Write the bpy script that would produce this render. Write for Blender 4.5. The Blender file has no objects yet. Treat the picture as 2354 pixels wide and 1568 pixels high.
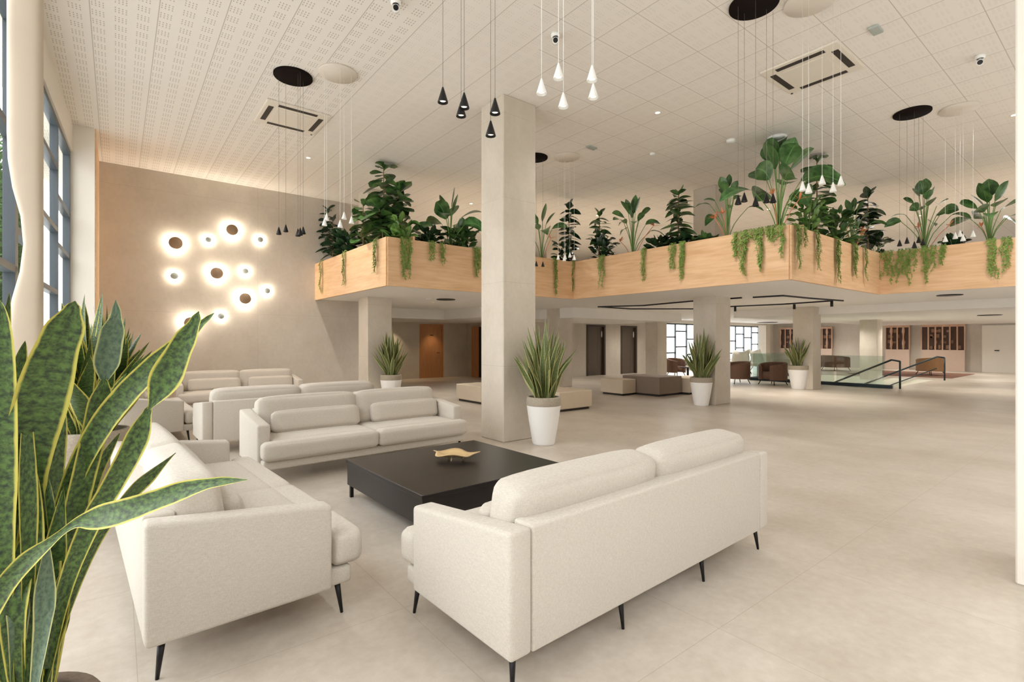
import bpy, bmesh, math, random
from mathutils import Vector, Matrix
PI = math.pi
C = bpy.context.scene.collection
sc = bpy.context.scene

# ---------------------------------------------------------------- camera, world, exposure
F_PX, EYE, YAW = 1158.0, 1.5, math.radians(38.1)
cd = bpy.data.cameras.new('camera'); cam = bpy.data.objects.new('camera', cd); C.objects.link(cam)
cam.location = (0, 0, EYE); cam.rotation_euler = (PI / 2, 0, -YAW)
cd.sensor_fit = 'HORIZONTAL'; cd.sensor_width = 36.0; cd.lens = 36.0 * F_PX / 2354.0
cd.clip_start = 0.05; cd.clip_end = 200
sc.camera = cam
world = bpy.data.worlds.new('World'); sc.world = world; world.use_nodes = True
bg = world.node_tree.nodes['Background']; bg.inputs[0].default_value = (1.0, 0.955, 0.945, 1); bg.inputs[1].default_value = 2.6
sc.view_settings.view_transform = 'Standard'; sc.view_settings.look = 'None'
sc.view_settings.exposure = 1.2; sc.view_settings.gamma = 1.0; sc.view_settings.use_curve_mapping = False
sc.cycles.use_denoising = True
sc.cycles.max_bounces = 9; sc.cycles.diffuse_bounces = 6; sc.cycles.transparent_max_bounces = 16
sc.cycles.sample_clamp_indirect = 8.0
def area(name, loc, rot, sx, sy, energy, col=(1, 1, 1), portal=False):
    l = bpy.data.lights.new(name, 'AREA'); l.shape = 'RECTANGLE'; l.size = sx; l.size_y = sy; l.energy = energy; l.color = col
    if portal: l.cycles.is_portal = True
    o = bpy.data.objects.new(name, l); C.objects.link(o); o.location = loc; o.rotation_euler = rot
    return o
# portals only guide the sampling of sky light through the openings
area('portal_front', (15, -2.62, 2.5), (PI / 2, 0, 0), 34, 5.2, 1, portal=True)
area('portal_left', (-1.15, 4.3, 2.5), (0, -PI / 2, 0), 5.0, 14, 1, portal=True)
area('portal_far', (27, 15.4, 1.3), (-PI / 2, 0, 0), 12, 2.4, 1, portal=True)
area('portal_upper', (33.4, 6.4, 4.0), (0, PI / 2, 0), 2.3, 17, 1, portal=True)

# ---------------------------------------------------------------- photo measurement helpers
cA, sA = math.cos(YAW), math.sin(YAW)
def ray(x, y=784):
    a = (x - 1177) / F_PX
    return Vector((cA * a + sA, -sA * a + cA, (784 - y) / F_PX))
def on_z(x, y, z):
    d = ray(x, y); t = (z - EYE) / d.z; return Vector((d.x * t, d.y * t, z))
def on_x(x, y, X):
    d = ray(x, y); t = X / d.x; return Vector((X, d.y * t, EYE + d.z * t))
def on_y(x, y, Y):
    d = ray(x, y); t = Y / d.y; return Vector((d.x * t, Y, EYE + d.z * t))
def at_depth(x, y, D):
    d = ray(x, y); return Vector((d.x * D, d.y * D, EYE + d.z * D))

# ---------------------------------------------------------------- materials
def lin(c):
    return tuple(((v / 255) / 12.92 if v / 255 <= 0.04045 else ((v / 255 + 0.055) / 1.055) ** 2.4) for v in c)
class NT:
    def __init__(s, m): s.t = m.node_tree; s.n = s.t.nodes; s.l = s.t.links
    def node(s, ty, **k):
        n = s.n.new(ty)
        for a, b in k.items(): setattr(n, a, b)
        return n
    def link(s, a, b): s.l.new(a, b)
    def math(s, op, a, b=None, c=None):
        n = s.n.new('ShaderNodeMath'); n.operation = op
        for i, v in enumerate((a, b, c)):
            if v is None: continue
            if isinstance(v, (int, float)): n.inputs[i].default_value = v
            else: s.l.new(v, n.inputs[i])
        return n.outputs[0]
    def mix(s, f, a, b):
        n = s.n.new('ShaderNodeMix'); n.data_type = 'RGBA'
        for i, v in ((0, f), (6, a), (7, b)):
            if isinstance(v, (int, float)): n.inputs[i].default_value = v
            elif isinstance(v, tuple): n.inputs[i].default_value = (*v[:3], 1)
            else: s.l.new(v, n.inputs[i])
        return n.outputs[2]
    def coord(s, which='Object'):
        return s.n.new('ShaderNodeTexCoord').outputs[which]
    def mapping(s, vec, scale=(1, 1, 1)):
        n = s.n.new('ShaderNodeMapping'); n.inputs[3].default_value = scale; s.l.new(vec, n.inputs[0]); return n.outputs[0]
    def noise(s, vec, sc_, det=4, rough=.55):
        n = s.n.new('ShaderNodeTexNoise'); n.inputs['Scale'].default_value = sc_; n.inputs['Detail'].default_value = det
        n.inputs['Roughness'].default_value = rough; s.l.new(vec, n.inputs['Vector']); return n.outputs[0]
    def ramp(s, f, a, b):
        n = s.n.new('ShaderNodeMapRange'); n.inputs[1].default_value = a; n.inputs[2].default_value = b
        s.l.new(f, n.inputs[0]); return n.outputs[0]
def new_mat(name, col=(200, 200, 200), rough=.6, metal=0, spec=.5):
    m = bpy.data.materials.new(name); m.use_nodes = True
    b = m.node_tree.nodes['Principled BSDF']
    b.inputs['Base Color'].default_value = (*lin(col), 1); b.inputs['Roughness'].default_value = rough
    b.inputs['Metallic'].default_value = metal; b.inputs['Specular IOR Level'].default_value = spec
    return m, NT(m), b
def plain(name, col, rough=.6, metal=0, spec=.5, var=.06, sc_=8, bump=0.0):
    m, t, b = new_mat(name, col, rough, metal, spec)
    n = t.noise(t.coord(), sc_, 4)
    c = lin(col)
    t.link(t.mix(n, tuple(x * (1 - var) for x in c), tuple(min(1, x * (1 + var)) for x in c)), b.inputs['Base Color'])
    if bump:
        bp = t.node('ShaderNodeBump'); bp.inputs['Strength'].default_value = bump; bp.inputs['Distance'].default_value = .01
        t.link(n, bp.inputs['Height']); t.link(bp.outputs[0], b.inputs['Normal'])
    return m
def stone(name, c1, c2, rough=.55, sc_=1.2, streak=(1, 1, 1), seam=None):
    m, t, b = new_mat(name, c1, rough)
    co = t.coord('Object'); v = t.mapping(co, streak)
    n1 = t.noise(v, sc_, 8, .62); n2 = t.noise(v, sc_ * 14, 4, .6)
    f = t.ramp(t.math('ADD', t.math('MULTIPLY', n1, .75), t.math('MULTIPLY', n2, .25)), .34, .66)
    out = t.mix(f, lin(c1), lin(c2))
    if seam:
        sp = t.node('ShaderNodeSeparateXYZ'); t.link(co, sp.inputs[0])
        g = None
        for ax, per, off in seam:
            fr = t.math('FRACT', t.math('ADD', t.math('DIVIDE', sp.outputs[ax], per), off))
            k = t.math('LESS_THAN', fr, .006 / per)
            g = k if g is None else t.math('MAXIMUM', g, k)
        out = t.mix(t.math('MULTIPLY', g, .35), out, tuple(x * .55 for x in lin(c1)))
    t.link(out, b.inputs['Base Color'])
    bp = t.node('ShaderNodeBump'); bp.inputs['Strength'].default_value = .08; t.link(n2, bp.inputs['Height']); t.link(bp.outputs[0], b.inputs['Normal'])
    return m
def wood(name, c1, c2, rough=.45, streak=(1.2, 14, 14)):
    m, t, b = new_mat(name, c1, rough)
    co = t.coord('Object'); v = t.mapping(co, streak)
    n = t.noise(v, 1.6, 6, .6); n2 = t.noise(t.mapping(co, tuple(s * .35 for s in streak)), 1.3, 3)
    f = t.ramp(t.math('ADD', t.math('MULTIPLY', n, .6), t.math('MULTIPLY', n2, .4)), .36, .64)
    t.link(t.mix(f, lin(c1), lin(c2)), b.inputs['Base Color'])
    return m
M = {}
# floor: big stone tiles, satin
def floor_mat():
    m, t, b = new_mat('floor_stone', (205, 192, 174), .38)
    co = t.coord('Object')
    n1 = t.noise(t.mapping(co, (1, .8, 1)), .9, 8, .62); n2 = t.noise(co, 16, 5, .6)
    f = t.ramp(t.math('ADD', t.math('MULTIPLY', n1, .7), t.math('MULTIPLY', n2, .3)), .36, .64)
    base = t.mix(f, lin((178, 167, 152)), lin((207, 198, 186)))
    sp = t.node('ShaderNodeSeparateXYZ'); t.link(co, sp.inputs[0])
    gx = t.math('LESS_THAN', t.math('FRACT', t.math('DIVIDE', t.math('ADD', sp.outputs[0], 20.33), 1.2)), .0035)
    gy = t.math('LESS_THAN', t.math('FRACT', t.math('DIVIDE', t.math('ADD', sp.outputs[1], 20.2), 1.2)), .0035)
    g = t.math('MAXIMUM', gx, gy)
    t.link(t.mix(t.math('MULTIPLY', g, .45), base, lin((150, 135, 118))), b.inputs['Base Color'])
    t.link(t.math('ADD', t.math('MULTIPLY', n2, .15), .27), b.inputs['Roughness'])
    return m
M['floor'] = floor_mat()
def ceiling_mat():
    m, t, b = new_mat('perforated_ceiling', (226, 218, 206), .9, spec=.2)
    co = t.coord('Object'); sp = t.node('ShaderNodeSeparateXYZ'); t.link(co, sp.inputs[0])
    x, y = sp.outputs[0], sp.outputs[1]
    xs = t.math('ADD', x, 59.64); ys = t.math('ADD', y, 60.0)
    fx = t.math('FRACT', t.math('DIVIDE', xs, .6)); gx = t.math('LESS_THAN', fx, .017)
    fy = t.math('FRACT', t.math('DIVIDE', t.math('ADD', ys, .05), .6)); gy = t.math('LESS_THAN', fy, .015)
    far = t.math('GREATER_THAN', t.math('SUBTRACT', x, y), -.6)
    g = t.math('MAXIMUM', gx, t.math('MULTIPLY', gy, far))
    # slots: a group of 4 x 3 short slots in every 20 cm square
    px = t.math('FRACT', t.math('DIVIDE', t.math('SUBTRACT', xs, .02), .2)); py = t.math('FRACT', t.math('DIVIDE', ys, .2))
    ing = t.math('MULTIPLY', t.math('LESS_THAN', px, .64), t.math('LESS_THAN', py, .66))
    qx = t.math('FRACT', t.math('DIVIDE', px, .16)); qy = t.math('FRACT', t.math('DIVIDE', py, .22))
    dot = t.math('MULTIPLY', t.math('LESS_THAN', qx, .36), t.math('LESS_THAN', qy, .55))
    hole = t.math('MULTIPLY', ing, dot)
    base = t.mix(t.noise(co, .5, 3), lin((232, 227, 219)), lin((227, 221, 212)))
    c = t.mix(t.math('MULTIPLY', hole, t.math('ADD', t.math('MULTIPLY', t.math('LESS_THAN', x, 2.76), .34), .14)), base, lin((110, 98, 86)))
    c = t.mix(t.math('MULTIPLY', g, .5), c, lin((140, 128, 112)))
    t.link(c, b.inputs['Base Color'])
    return m
M['ceiling'] = ceiling_mat()
M['wall_plaster'] = stone('beige_mineral_plaster', (188, 179, 166), (206, 198, 186), .8, 1.0, (1, 1, .8), [(0, 3.0, .12), (2, 2.6, .18)])
M['column_stone'] = stone('travertine_column', (190, 181, 165), (208, 199, 185), .5, 1.6, (1, 1, .7), [(2, 1.25, .1)])
M['white_wall'] = plain('white_wall_paint', (226, 220, 209), .7, var=.02)
M['beige_paint'] = plain('beige_column_paint', (196, 182, 163), .7, var=.02)
M['cord'] = plain('grey_cord', (120, 114, 106), .6)
M['canopy_cream'] = plain('cream_canopy', (216, 207, 194), .6, var=.01)
M['canopy_black'] = plain('matt_dark_canopy', (30, 23, 20), .95, spec=.05)
M['soffit'] = plain('white_soffit_paint', (232, 229, 224), .8, var=.02)
M['oak'] = wood('pale_oak_cladding', (206, 164, 120), (228, 192, 152))
M['door_wood'] = wood('door_oak', (172, 118, 74), (192, 140, 94), .5, (14, 14, 1.2))
M['frame_blue'] = plain('blue_grey_window_frame', (84, 92, 98), .4, .3, var=.05)
M['black_metal'] = plain('black_metal', (28, 27, 27), .4, .4, var=.05)
M['black_wood'] = wood('black_stained_wood', (26, 22, 21), (34, 29, 27), .33)
M['white_metal'] = plain('white_painted_metal', (238, 238, 234), .35, var=.02)
M['grey_plastic'] = plain('ivory_plastic', (222, 214, 200), .45, var=.02)
M['dark_slot'] = plain('dark_vent_slot', (52, 44, 38), .7)
M['pot_white'] = plain('white_ceramic_pot', (238, 237, 234), .4, var=.02)
M['pot_stone'] = plain('grey_pebbled_rim', (165, 155, 138), .8, var=.35, sc_=60, bump=.4)
M['upper_wall'] = plain('taupe_upper_wall', (150, 138, 126), .8, var=.03)
M['upper_floor'] = plain('upper_floor_stone', (176, 166, 152), .6, var=.04)
M['shelf_item'] = plain('muted_shelf_objects', (150, 116, 92), .7, var=.4, sc_=9)
M['pot_brown'] = plain('brown_pebbled_pot', (120, 104, 88), .85, var=.35, sc_=60, bump=.4)
M['soil'] = plain('dark_soil', (52, 42, 34), .95, var=.3, sc_=50, bump=.5)
M['gold'] = plain('brushed_gold', (214, 186, 138), .4, .35, var=.08)
M['bronze'] = plain('bronze_disc', (150, 126, 100), .45, .2)
M['pale_disc'] = plain('pale_disc', (170, 178, 172), .45, .2)
M['brown_vel'] = plain('brown_upholstery', (112, 84, 68), .8, var=.12, sc_=20)
M['bench_brown'] = plain('taupe_bench', (132, 116, 102), .7, var=.06)
M['bench_cream'] = plain('cream_stone_bench', (205, 190, 168), .7, var=.05)
M['stair_white'] = plain('white_stair', (236, 234, 222), .5, var=.02)
M['dark_green_metal'] = plain('dark_teal_metal', (42, 56, 62), .4, .4)
M['elevator'] = plain('bronze_lift_door', (96, 84, 74), .4, .3, var=.06)
M['elev_frame'] = plain('dark_lift_frame', (74, 60, 50), .5, .2)
M['lattice'] = wood('lattice_wood', (190, 150, 124), (210, 176, 150), .5, (8, 8, 1))
M['shelf_dark'] = plain('dark_shelf_back', (84, 62, 50), .6, var=.4, sc_=7)
M['lattice_panel'] = plain('pink_beige_panel', (206, 184, 166), .6)
M['orange_chair'] = plain('ochre_upholstery', (150, 112, 74), .7, var=.1)
M['rug'] = plain('brown_red_rug', (120, 84, 66), .95, var=.25, sc_=6)
M['concrete_out'] = plain('pale_paving', (222, 220, 216), .9)
M['block_out'] = plain('daylight_block_grey', (120, 112, 104), .9)
M['hedge'] = plain('hedge_leaves', (70, 104, 58), .8, var=.5, sc_=14)
M['trunk'] = plain('tan_stem', (150, 116, 80), .8, var=.2)
M['stem_green'] = plain('green_stem', (112, 146, 78), .6, var=.2)
M['orange'] = plain('orange_petal', (222, 140, 96), .6, var=.2)
def glass(name, tint, fac=.1):
    m = bpy.data.materials.new(name); m.use_nodes = True; t = NT(m); t.n.clear()
    o = t.node('ShaderNodeOutputMaterial'); tr = t.node('ShaderNodeBsdfTransparent'); tr.inputs[0].default_value = (*tint, 1)
    gl = t.node('ShaderNodeBsdfGlossy'); gl.inputs['Roughness'].default_value = .02
    mx = t.node('ShaderNodeMixShader'); mx.inputs[0].default_value = fac
    t.link(tr.outputs[0], mx.inputs[1]); t.link(gl.outputs[0], mx.inputs[2]); t.link(mx.outputs[0], o.inputs[0]); return m
M['glass'] = glass('clear_glass', (.94, .97, .98), .05)
M['rail_glass'] = glass('balustrade_glass', (.86, .92, .9), .1)
def emis(name, col, s):
    m, t, b = new_mat(name, (255, 255, 255)); b.inputs['Emission Color'].default_value = (*lin(col), 1); b.inputs['Emission Strength'].default_value = s
    return m
M['lamp_glow'] = emis('warm_lamp_diffuser', (255, 226, 180), 4.0)
M['led'] = emis('soft_led', (255, 240, 215), .6)
def fabric():
    m, t, b = new_mat('oatmeal_linen', (206, 196, 182), .95, spec=.15)
    co = t.coord('Object')
    w1 = t.noise(t.mapping(co, (60, 60, 400)), 1.0, 2); w2 = t.noise(t.mapping(co, (400, 400, 60)), 1.0, 2)
    w = t.math('ADD', t.math('MULTIPLY', w1, .5), t.math('MULTIPLY', w2, .5))
    t.link(t.mix(t.ramp(w, .35, .65), lin((186, 178, 166)), lin((206, 199, 188))), b.inputs['Base Color'])
    bp = t.node('ShaderNodeBump'); bp.inputs['Strength'].default_value = .25; bp.inputs['Distance'].default_value = .003
    t.link(w, bp.inputs['Height']); t.link(bp.outputs[0], b.inputs['Normal'])
    b.inputs['Sheen Weight'].default_value = .15
    return m
M['linen'] = fabric()
def leaf_mat(name, dark, light, margin=None, band=False, rough=.35, mw=.36):
    m, t, b = new_mat(name, dark, rough)
    uv = t.coord('UV'); sp = t.node('ShaderNodeSeparateXYZ'); t.link(uv, sp.inputs[0])
    across = t.math('ABSOLUTE', t.math('SUBTRACT', sp.outputs[0], .5))
    co = t.coord('Object')
    if band:
        n = t.noise(t.mapping(uv, (3.0, 46, 1)), 1.6, 4, .65)
    else:
        n = t.noise(co, 6, 4)
    col = t.mix(t.ramp(n, .38, .62), lin(dark), lin(light))
    if margin:
        wob = t.math('ADD', across, t.math('MULTIPLY', t.math('SUBTRACT', t.noise(co, 30, 2), .5), .07))
        col = t.mix(t.ramp(wob, mw, mw + .05), col, lin(margin))
    else:
        rib = t.math('LESS_THAN', across, .03)
        col = t.mix(t.math('MULTIPLY', rib, .6), col, tuple(min(1, x * 1.8) for x in lin(light)))
    t.link(col, b.inputs['Base Color'])
    return m
M['snake'] = leaf_mat('snake_plant_leaf', (26, 44, 17), (80, 108, 46), (186, 178, 80), True, mw=.40, rough=.5)
M['snake_blue'] = leaf_mat('snake_plant_underside', (62, 84, 66), (96, 116, 90), (178, 178, 118), True, mw=.41)
M['snake_far'] = leaf_mat('snake_plant_leaf_small', (66, 82, 40), (120, 132, 78), (190, 184, 124), True, mw=.36, rough=.5)
M['fig'] = leaf_mat('fiddle_fig_leaf', (40, 68, 36), (82, 116, 58))
M['rubber'] = leaf_mat('rubber_plant_leaf', (26, 44, 30), (46, 72, 42), rough=.25)
M['strel'] = leaf_mat('bird_of_paradise_leaf', (48, 84, 44), (90, 130, 74), rough=.3)
M['lightleaf'] = leaf_mat('fresh_green_leaf', (70, 112, 50), (118, 152, 76))
M['vine'] = plain('trailing_vine', (128, 154, 74), .7, var=.35, sc_=20)

# ---------------------------------------------------------------- mesh helpers
def box(bm, x0, x1, y0, y1, z0, z1, mt=None, bev=0, seg=2):
    vs = [bm.verts.new((x, y, z)) for x in (x0, x1) for y in (y0, y1) for z in (z0, z1)]
    fs = [bm.faces.new([vs[i] for i in q]) for q in ((0, 1, 3, 2), (4, 6, 7, 5), (0, 4, 5, 1), (2, 3, 7, 6), (0, 2, 6, 4), (1, 5, 7, 3))]
    if bev:
        es = list({e for f in fs for e in f.edges})
        r = bmesh.ops.bevel(bm, geom=es, offset=bev, segments=seg, affect='EDGES', profile=.5)
        vs = list({v for v in vs if v.is_valid} | set(r['verts']))
    if mt is not None: bmesh.ops.transform(bm, matrix=mt, verts=vs)
    return vs
def cushion(bm, x0, x1, y0, y1, z0, z1, r=.06, puff=.015, n=10, mt=None):
    hx, hy, hz = (x1 - x0) / 2, (y1 - y0) / 2, (z1 - z0) / 2
    cx, cy, cz = (x0 + x1) / 2, (y0 + y1) / 2, (z0 + z1) / 2
    r = min(r, hx * .95, hy * .95, hz * .95)
    start = len(bm.verts)
    tmp = bmesh.new(); bmesh.ops.create_cube(tmp, size=2)
    bmesh.ops.subdivide_edges(tmp, edges=tmp.edges[:], cuts=n, use_grid_fill=True)
    mp = {}
    for v in tmp.verts:
        c = v.co
        # concentrate samples near the edges
        q = [math.copysign(1 - (1 - abs(k)) ** 1.6, k) for k in c]
        p = Vector((q[0] * hx, q[1] * hy, q[2] * hz))
        inner = Vector((max(-hx + r, min(hx - r, p.x)), max(-hy + r, min(hy - r, p.y)), max(-hz + r, min(hz - r, p.z))))
        d = p - inner
        if d.length > 1e-6: p = inner + d.normalized() * min(r, d.length if max(abs(c.x), abs(c.y), abs(c.z)) < .999 else r)
        k = (1 - q[0] ** 4) * (1 - q[1] ** 4) if abs(c.z) > .999 else ((1 - q[0] ** 4) * (1 - q[2] ** 4) if abs(c.y) > .999 else (1 - q[1] ** 4) * (1 - q[2] ** 4))
        ax = 2 if abs(c.z) > .999 else (1 if abs(c.y) > .999 else 0)
        p[ax] += math.copysign(puff * max(0, k), c[ax])
        p += Vector((cx, cy, cz))
        mp[v] = bm.verts.new(mt @ p if mt is not None else p)
    for f in tmp.faces: bm.faces.new([mp[v] for v in f.verts]).smooth = True
    tmp.free()
def lathe(bm, prof, n=32, c=(0, 0, 0), cap0=False, cap1=False, mt=None):
    rings = []
    for r, z in prof:
        ring = []
        for i in range(n):
            a = 2 * PI * i / n; p = Vector((c[0] + r * math.cos(a), c[1] + r * math.sin(a), c[2] + z))
            ring.append(bm.verts.new(mt @ p if mt is not None else p))
        rings.append(ring)
    for a, b in zip(rings, rings[1:]):
        for i in range(n):
            bm.faces.new((a[i], a[(i + 1) % n], b[(i + 1) % n], b[i])).smooth = True
    if cap0: bm.faces.new(rings[0][::-1])
    if cap1: bm.faces.new(rings[-1])
def tube(bm, pts, r, n=8, r1=None):
    pts = [Vector(p) for p in pts]; rings = []
    for i, p in enumerate(pts):
        d = (pts[min(i + 1, len(pts) - 1)] - pts[max(i - 1, 0)]).normalized()
        a = d.orthogonal().normalized() if i == 0 else (a - d * a.dot(d)).normalized()
        b = d.cross(a); rr = r if r1 is None else r + (r1 - r) * i / (len(pts) - 1)
        rings.append([bm.verts.new(p + a * rr * math.cos(2 * PI * k / n) + b * rr * math.sin(2 * PI * k / n)) for k in range(n)])
    for a_, b_ in zip(rings, rings[1:]):
        for k in range(n): bm.faces.new((a_[k], a_[(k + 1) % n], b_[(k + 1) % n], b_[k])).smooth = True
    bm.faces.new(rings[0][::-1]); bm.faces.new(rings[-1])
def catmull(pts, m=5):
    P = [pts[0]] + list(pts) + [pts[-1]]; out = []
    for i in range(1, len(P) - 2):
        a, b, c, d = P[i - 1], P[i], P[i + 1], P[i + 2]
        for k in range(m):
            t = k / m
            out.append(.5 * ((2 * b) + (c - a) * t + (2 * a - 5 * b + 4 * c - d) * t * t + (3 * b - a - 3 * c + d) * t ** 3))
    out.append(P[-2]); return out
def blade(bm, pts, hw, normals, cup=.15, thick=0):
    """strip along pts; hw(t) half width; normals list or vector; uv.x across, uv.y along"""
    uvl = bm.loops.layers.uv.verify(); n = len(pts); rows = []
    L = 0
    for i, p in enumerate(pts):
        t = i / (n - 1); d = (pts[min(i + 1, n - 1)] - pts[max(i - 1, 0)]).normalized()
        nn = normals[i] if isinstance(normals, list) else normals
        s = d.cross(nn)
        if s.length < 1e-4: s = d.orthogonal()
        s.normalize(); up = s.cross(d).normalized(); w = max(hw(t), 1e-4)
        if i: L += (p - pts[i - 1]).length
        rows.append(([bm.verts.new(p + s * w * k + up * (-cup * w * (1 - k * k))) for k in (-1, -.5, 0, .5, 1)], L))
    for (a, la), (b, lb) in zip(rows, rows[1:]):
        for k in range(4):
            f = bm.faces.new((a[k], a[k + 1], b[k + 1], b[k])); f.smooth = True
            for lp, uv in zip(f.loops, ((k / 4, la), ((k + 1) / 4, la), ((k + 1) / 4, lb), (k / 4, lb))): lp[uvl].uv = uv
def obj(name, bm, m, parent=None, smooth=False, fix=True):
    if fix: bmesh.ops.recalc_face_normals(bm, faces=bm.faces[:])
    if smooth:
        for f in bm.faces: f.smooth = True
    me = bpy.data.meshes.new(name); bm.to_mesh(me); bm.free()
    o = bpy.data.objects.new(name, me); C.objects.link(o)
    if m is not None: me.materials.append(M[m] if isinstance(m, str) else m)
    if parent is not None: o.parent = parent
    return o
def thing(name, label, cat, loc=(0, 0, 0), rotz=0, group=None):
    o = bpy.data.objects.new(name, None); C.objects.link(o); o.location = loc; o.rotation_euler = (0, 0, rotz)
    o.empty_display_size = .1; o['label'] = label; o['category'] = cat
    if group: o['group'] = group
    return o
def tag(o, label, cat, group=None):
    o['label'] = label; o['category'] = cat
    if group: o['group'] = group
    return o
def struct(name, bm, m, parent=None, label=None, **k):
    o = obj(name, bm, m, parent, **k)
    if parent is None: o['kind'] = 'structure'
    if label: o['label'] = label
    return o
def dup(root, loc, rotz, label, group=None):
    r = root.copy(); C.objects.link(r); r.location = loc; r.rotation_euler = (0, 0, rotz); r['label'] = label
    if group: r['group'] = group
    for ch in list(root.children):
        c = ch.copy(); C.objects.link(c); c.parent = r
        for g in ch.children:
            d = g.copy(); C.objects.link(d); d.parent = c
    return r
NB = bmesh.new
def one(fn, *a, **k):
    bm = NB(); fn(bm, *a, **k); return bm

# ---------------------------------------------------------------- the building
CZ, SZ, PZ = 5.15, 2.56, 3.46            # main ceiling, soffit under the balcony, top of the planter front
WX0, WX1 = -0.997, .0365                 # window wall: x = WX0 + WX1*y
def wx(y): return WX0 + WX1 * y
# floor with the stair opening
ST = (19.25, 24.8, 5.2, 9.6)
bm = NB()
for a in ((-1.3, ST[0], -2.6, 19), (ST[0], ST[1], -2.6, ST[2]), (ST[0], ST[1], ST[3], 15.2), (ST[1], 34, -2.6, 15.2)):
    box(bm, *a, -.2, 0)
struct('floor', bm, 'floor')
bm = NB(); box(bm, -1.3, 20.6, -2.6, 19, CZ, CZ + .2); box(bm, 20.6, 34, -2.6, 15.2, CZ, CZ + .2)
struct('ceiling', bm, 'ceiling')
# back wall with wall lights
struct('wall_back', one(box, -.6, 5.35, 13.2, 13.4, 0, CZ), 'wall_plaster')
struct('wall_back_return', one(box, 5.2, 5.35, 13.4, 18.2, 0, CZ), 'wall_plaster')
bm = NB(); box(bm, -.75, -.30, 11.24, 13.2, 0, CZ); struct('wall_left_pier', bm, 'white_wall')
# window wall
def frame_y(bm, x, y0, y1, z0, z1, w, d=.07):
    box(bm, x - d / 2, x + d / 2, y0, y1, z0, z1)
ang = math.atan(WX1)
wroot = Matrix.Translation((WX0, 0, 0)) @ Matrix.Rotation(-ang, 4, 'Z')
def wl(bm, *a): box(bm, *a, mt=wroot)
bm = NB()
wl(bm, -.18, 0, -2.6, 11.3, 0, .12); wl(bm, -.18, 0, -2.6, 11.3, 4.68, CZ)
for a, b in ((-2.6, -2.2), (2.2, 2.6)): wl(bm, -.18, 0, a, b, .12, 4.68)
struct('wall_left', bm, 'white_wall')
def window(name, y0, y1, splits):
    bm = NB(); d0, d1 = -.12, -.03; w = .035
    for a, b in ((y0, y0 + 2 * w), (y1 - 2 * w, y1)): wl(bm, d0, d1, a, b, .12, 4.68)
    wl(bm, d0, d1, y0, y1, .12, .2); wl(bm, d0, d1, y0, y1, 4.6, 4.68)
    n = len(splits); step = (y1 - y0) / n
    for i, zs in enumerate(splits):
        if i: wl(bm, d0, d1, y0 + i * step - w, y0 + i * step + w, .12, 4.68)
        for z in zs: wl(bm, d0, d1, y0 + i * step, y0 + (i + 1) * step, z - w, z + w)
    o = struct(name, bm, 'frame_blue')
    bm = NB(); wl(bm, -.08, -.07, y0 + .02, y1 - .02, .14, 4.66); obj('window_pane', bm, 'glass', o)
window('window_1', -2.2, 2.2, [(1.0, 2.2, 3.5), (1.4, 2.7, 3.9), (1.0, 2.2, 3.5)])
window('window_2', 2.6, 6.9, [(1.0, 2.2, 3.5), (1.4, 2.7, 3.9), (1.0, 2.2, 3.5)])
window('window_3', 6.9, 11.24, [(.9, 1.75, 2.6, 3.7), (1.15, 2.2, 3.1, 4.0), (.9, 1.9, 2.9, 3.6)])
# front glazing behind the viewer
bm = NB()
for i in range(13): box(bm, -1.3 + i * 2.94, -1.24 + i * 2.94, -2.6, -2.5, 0, CZ)
for z in (0, 2.5, CZ - .08): box(bm, -1.3, 34, -2.6, -2.5, z, z + .08)
fr = struct('window_4', bm, 'frame_blue'); obj('window_pane', one(box, -1.3, 34, -2.56, -2.55, .05, CZ - .05), 'glass', fr)
# pale column beside the windows, waisted on its window side
bm = NB()
prof = [(0, .0), (1.35, .0), (1.62, .004), (1.8, .02), (2.0, .052), (2.2, .066), (2.4, .055), (2.6, .022), (2.8, .004), (3.0, 0), (CZ, 0)]
pr = None
for z, inn in prof:
    x0, x1 = -.62 + inn * 1.3, -.43
    y0, y1 = 5.0, 5.16
    ring = []
    cy = (y0 + y1) / 2; cx = (x0 + x1) / 2; hx = (x1 - x0) / 2
    for i in range(28):
        a = 2 * PI * i / 28; ca, sa = math.cos(a), math.sin(a); e = .5
        ring.append(bm.verts.new((cx + hx * math.copysign(abs(ca) ** e, ca), cy + .08 * math.copysign(abs(sa) ** e, sa), z)))
    if pr:
        for i in range(28): bm.faces.new((pr[i], pr[(i + 1) % 28], ring[(i + 1) % 28], ring[i])).smooth = True
    pr = ring
struct('trim_1', bm, 'beige_paint')
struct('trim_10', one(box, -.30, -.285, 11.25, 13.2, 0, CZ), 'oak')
# stone columns
def column(name, x, y, z0=0, z1=CZ, sx=.62, sy=.58):
    bm = NB(); box(bm, x, x + sx, y, y + sy, z0, z1, bev=.012, seg=1); return struct(name, bm, 'column_stone')
column('trim_2', 4.48, 5.92, sx=.63, sy=.58)
column('trim_3', 4.70, 11.57)
column('trim_4', 10.97, 6.31, sx=.68)
column('trim_5', 11.25, 11.9)
column('trim_6', 16.75, 6.45)
column('trim_7', 16.65, 12.0, z1=SZ)
column('trim_8', 22.9, 6.55, z1=2.4, sx=.6)
column('trim_9', 29.0, 13.6, z1=2.4, sx=.45, sy=.45)
struct('wall_right', one(box, 4.36, 4.96, -.2, .53, 0, CZ, bev=.01, seg=1), 'white_wall')
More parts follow.
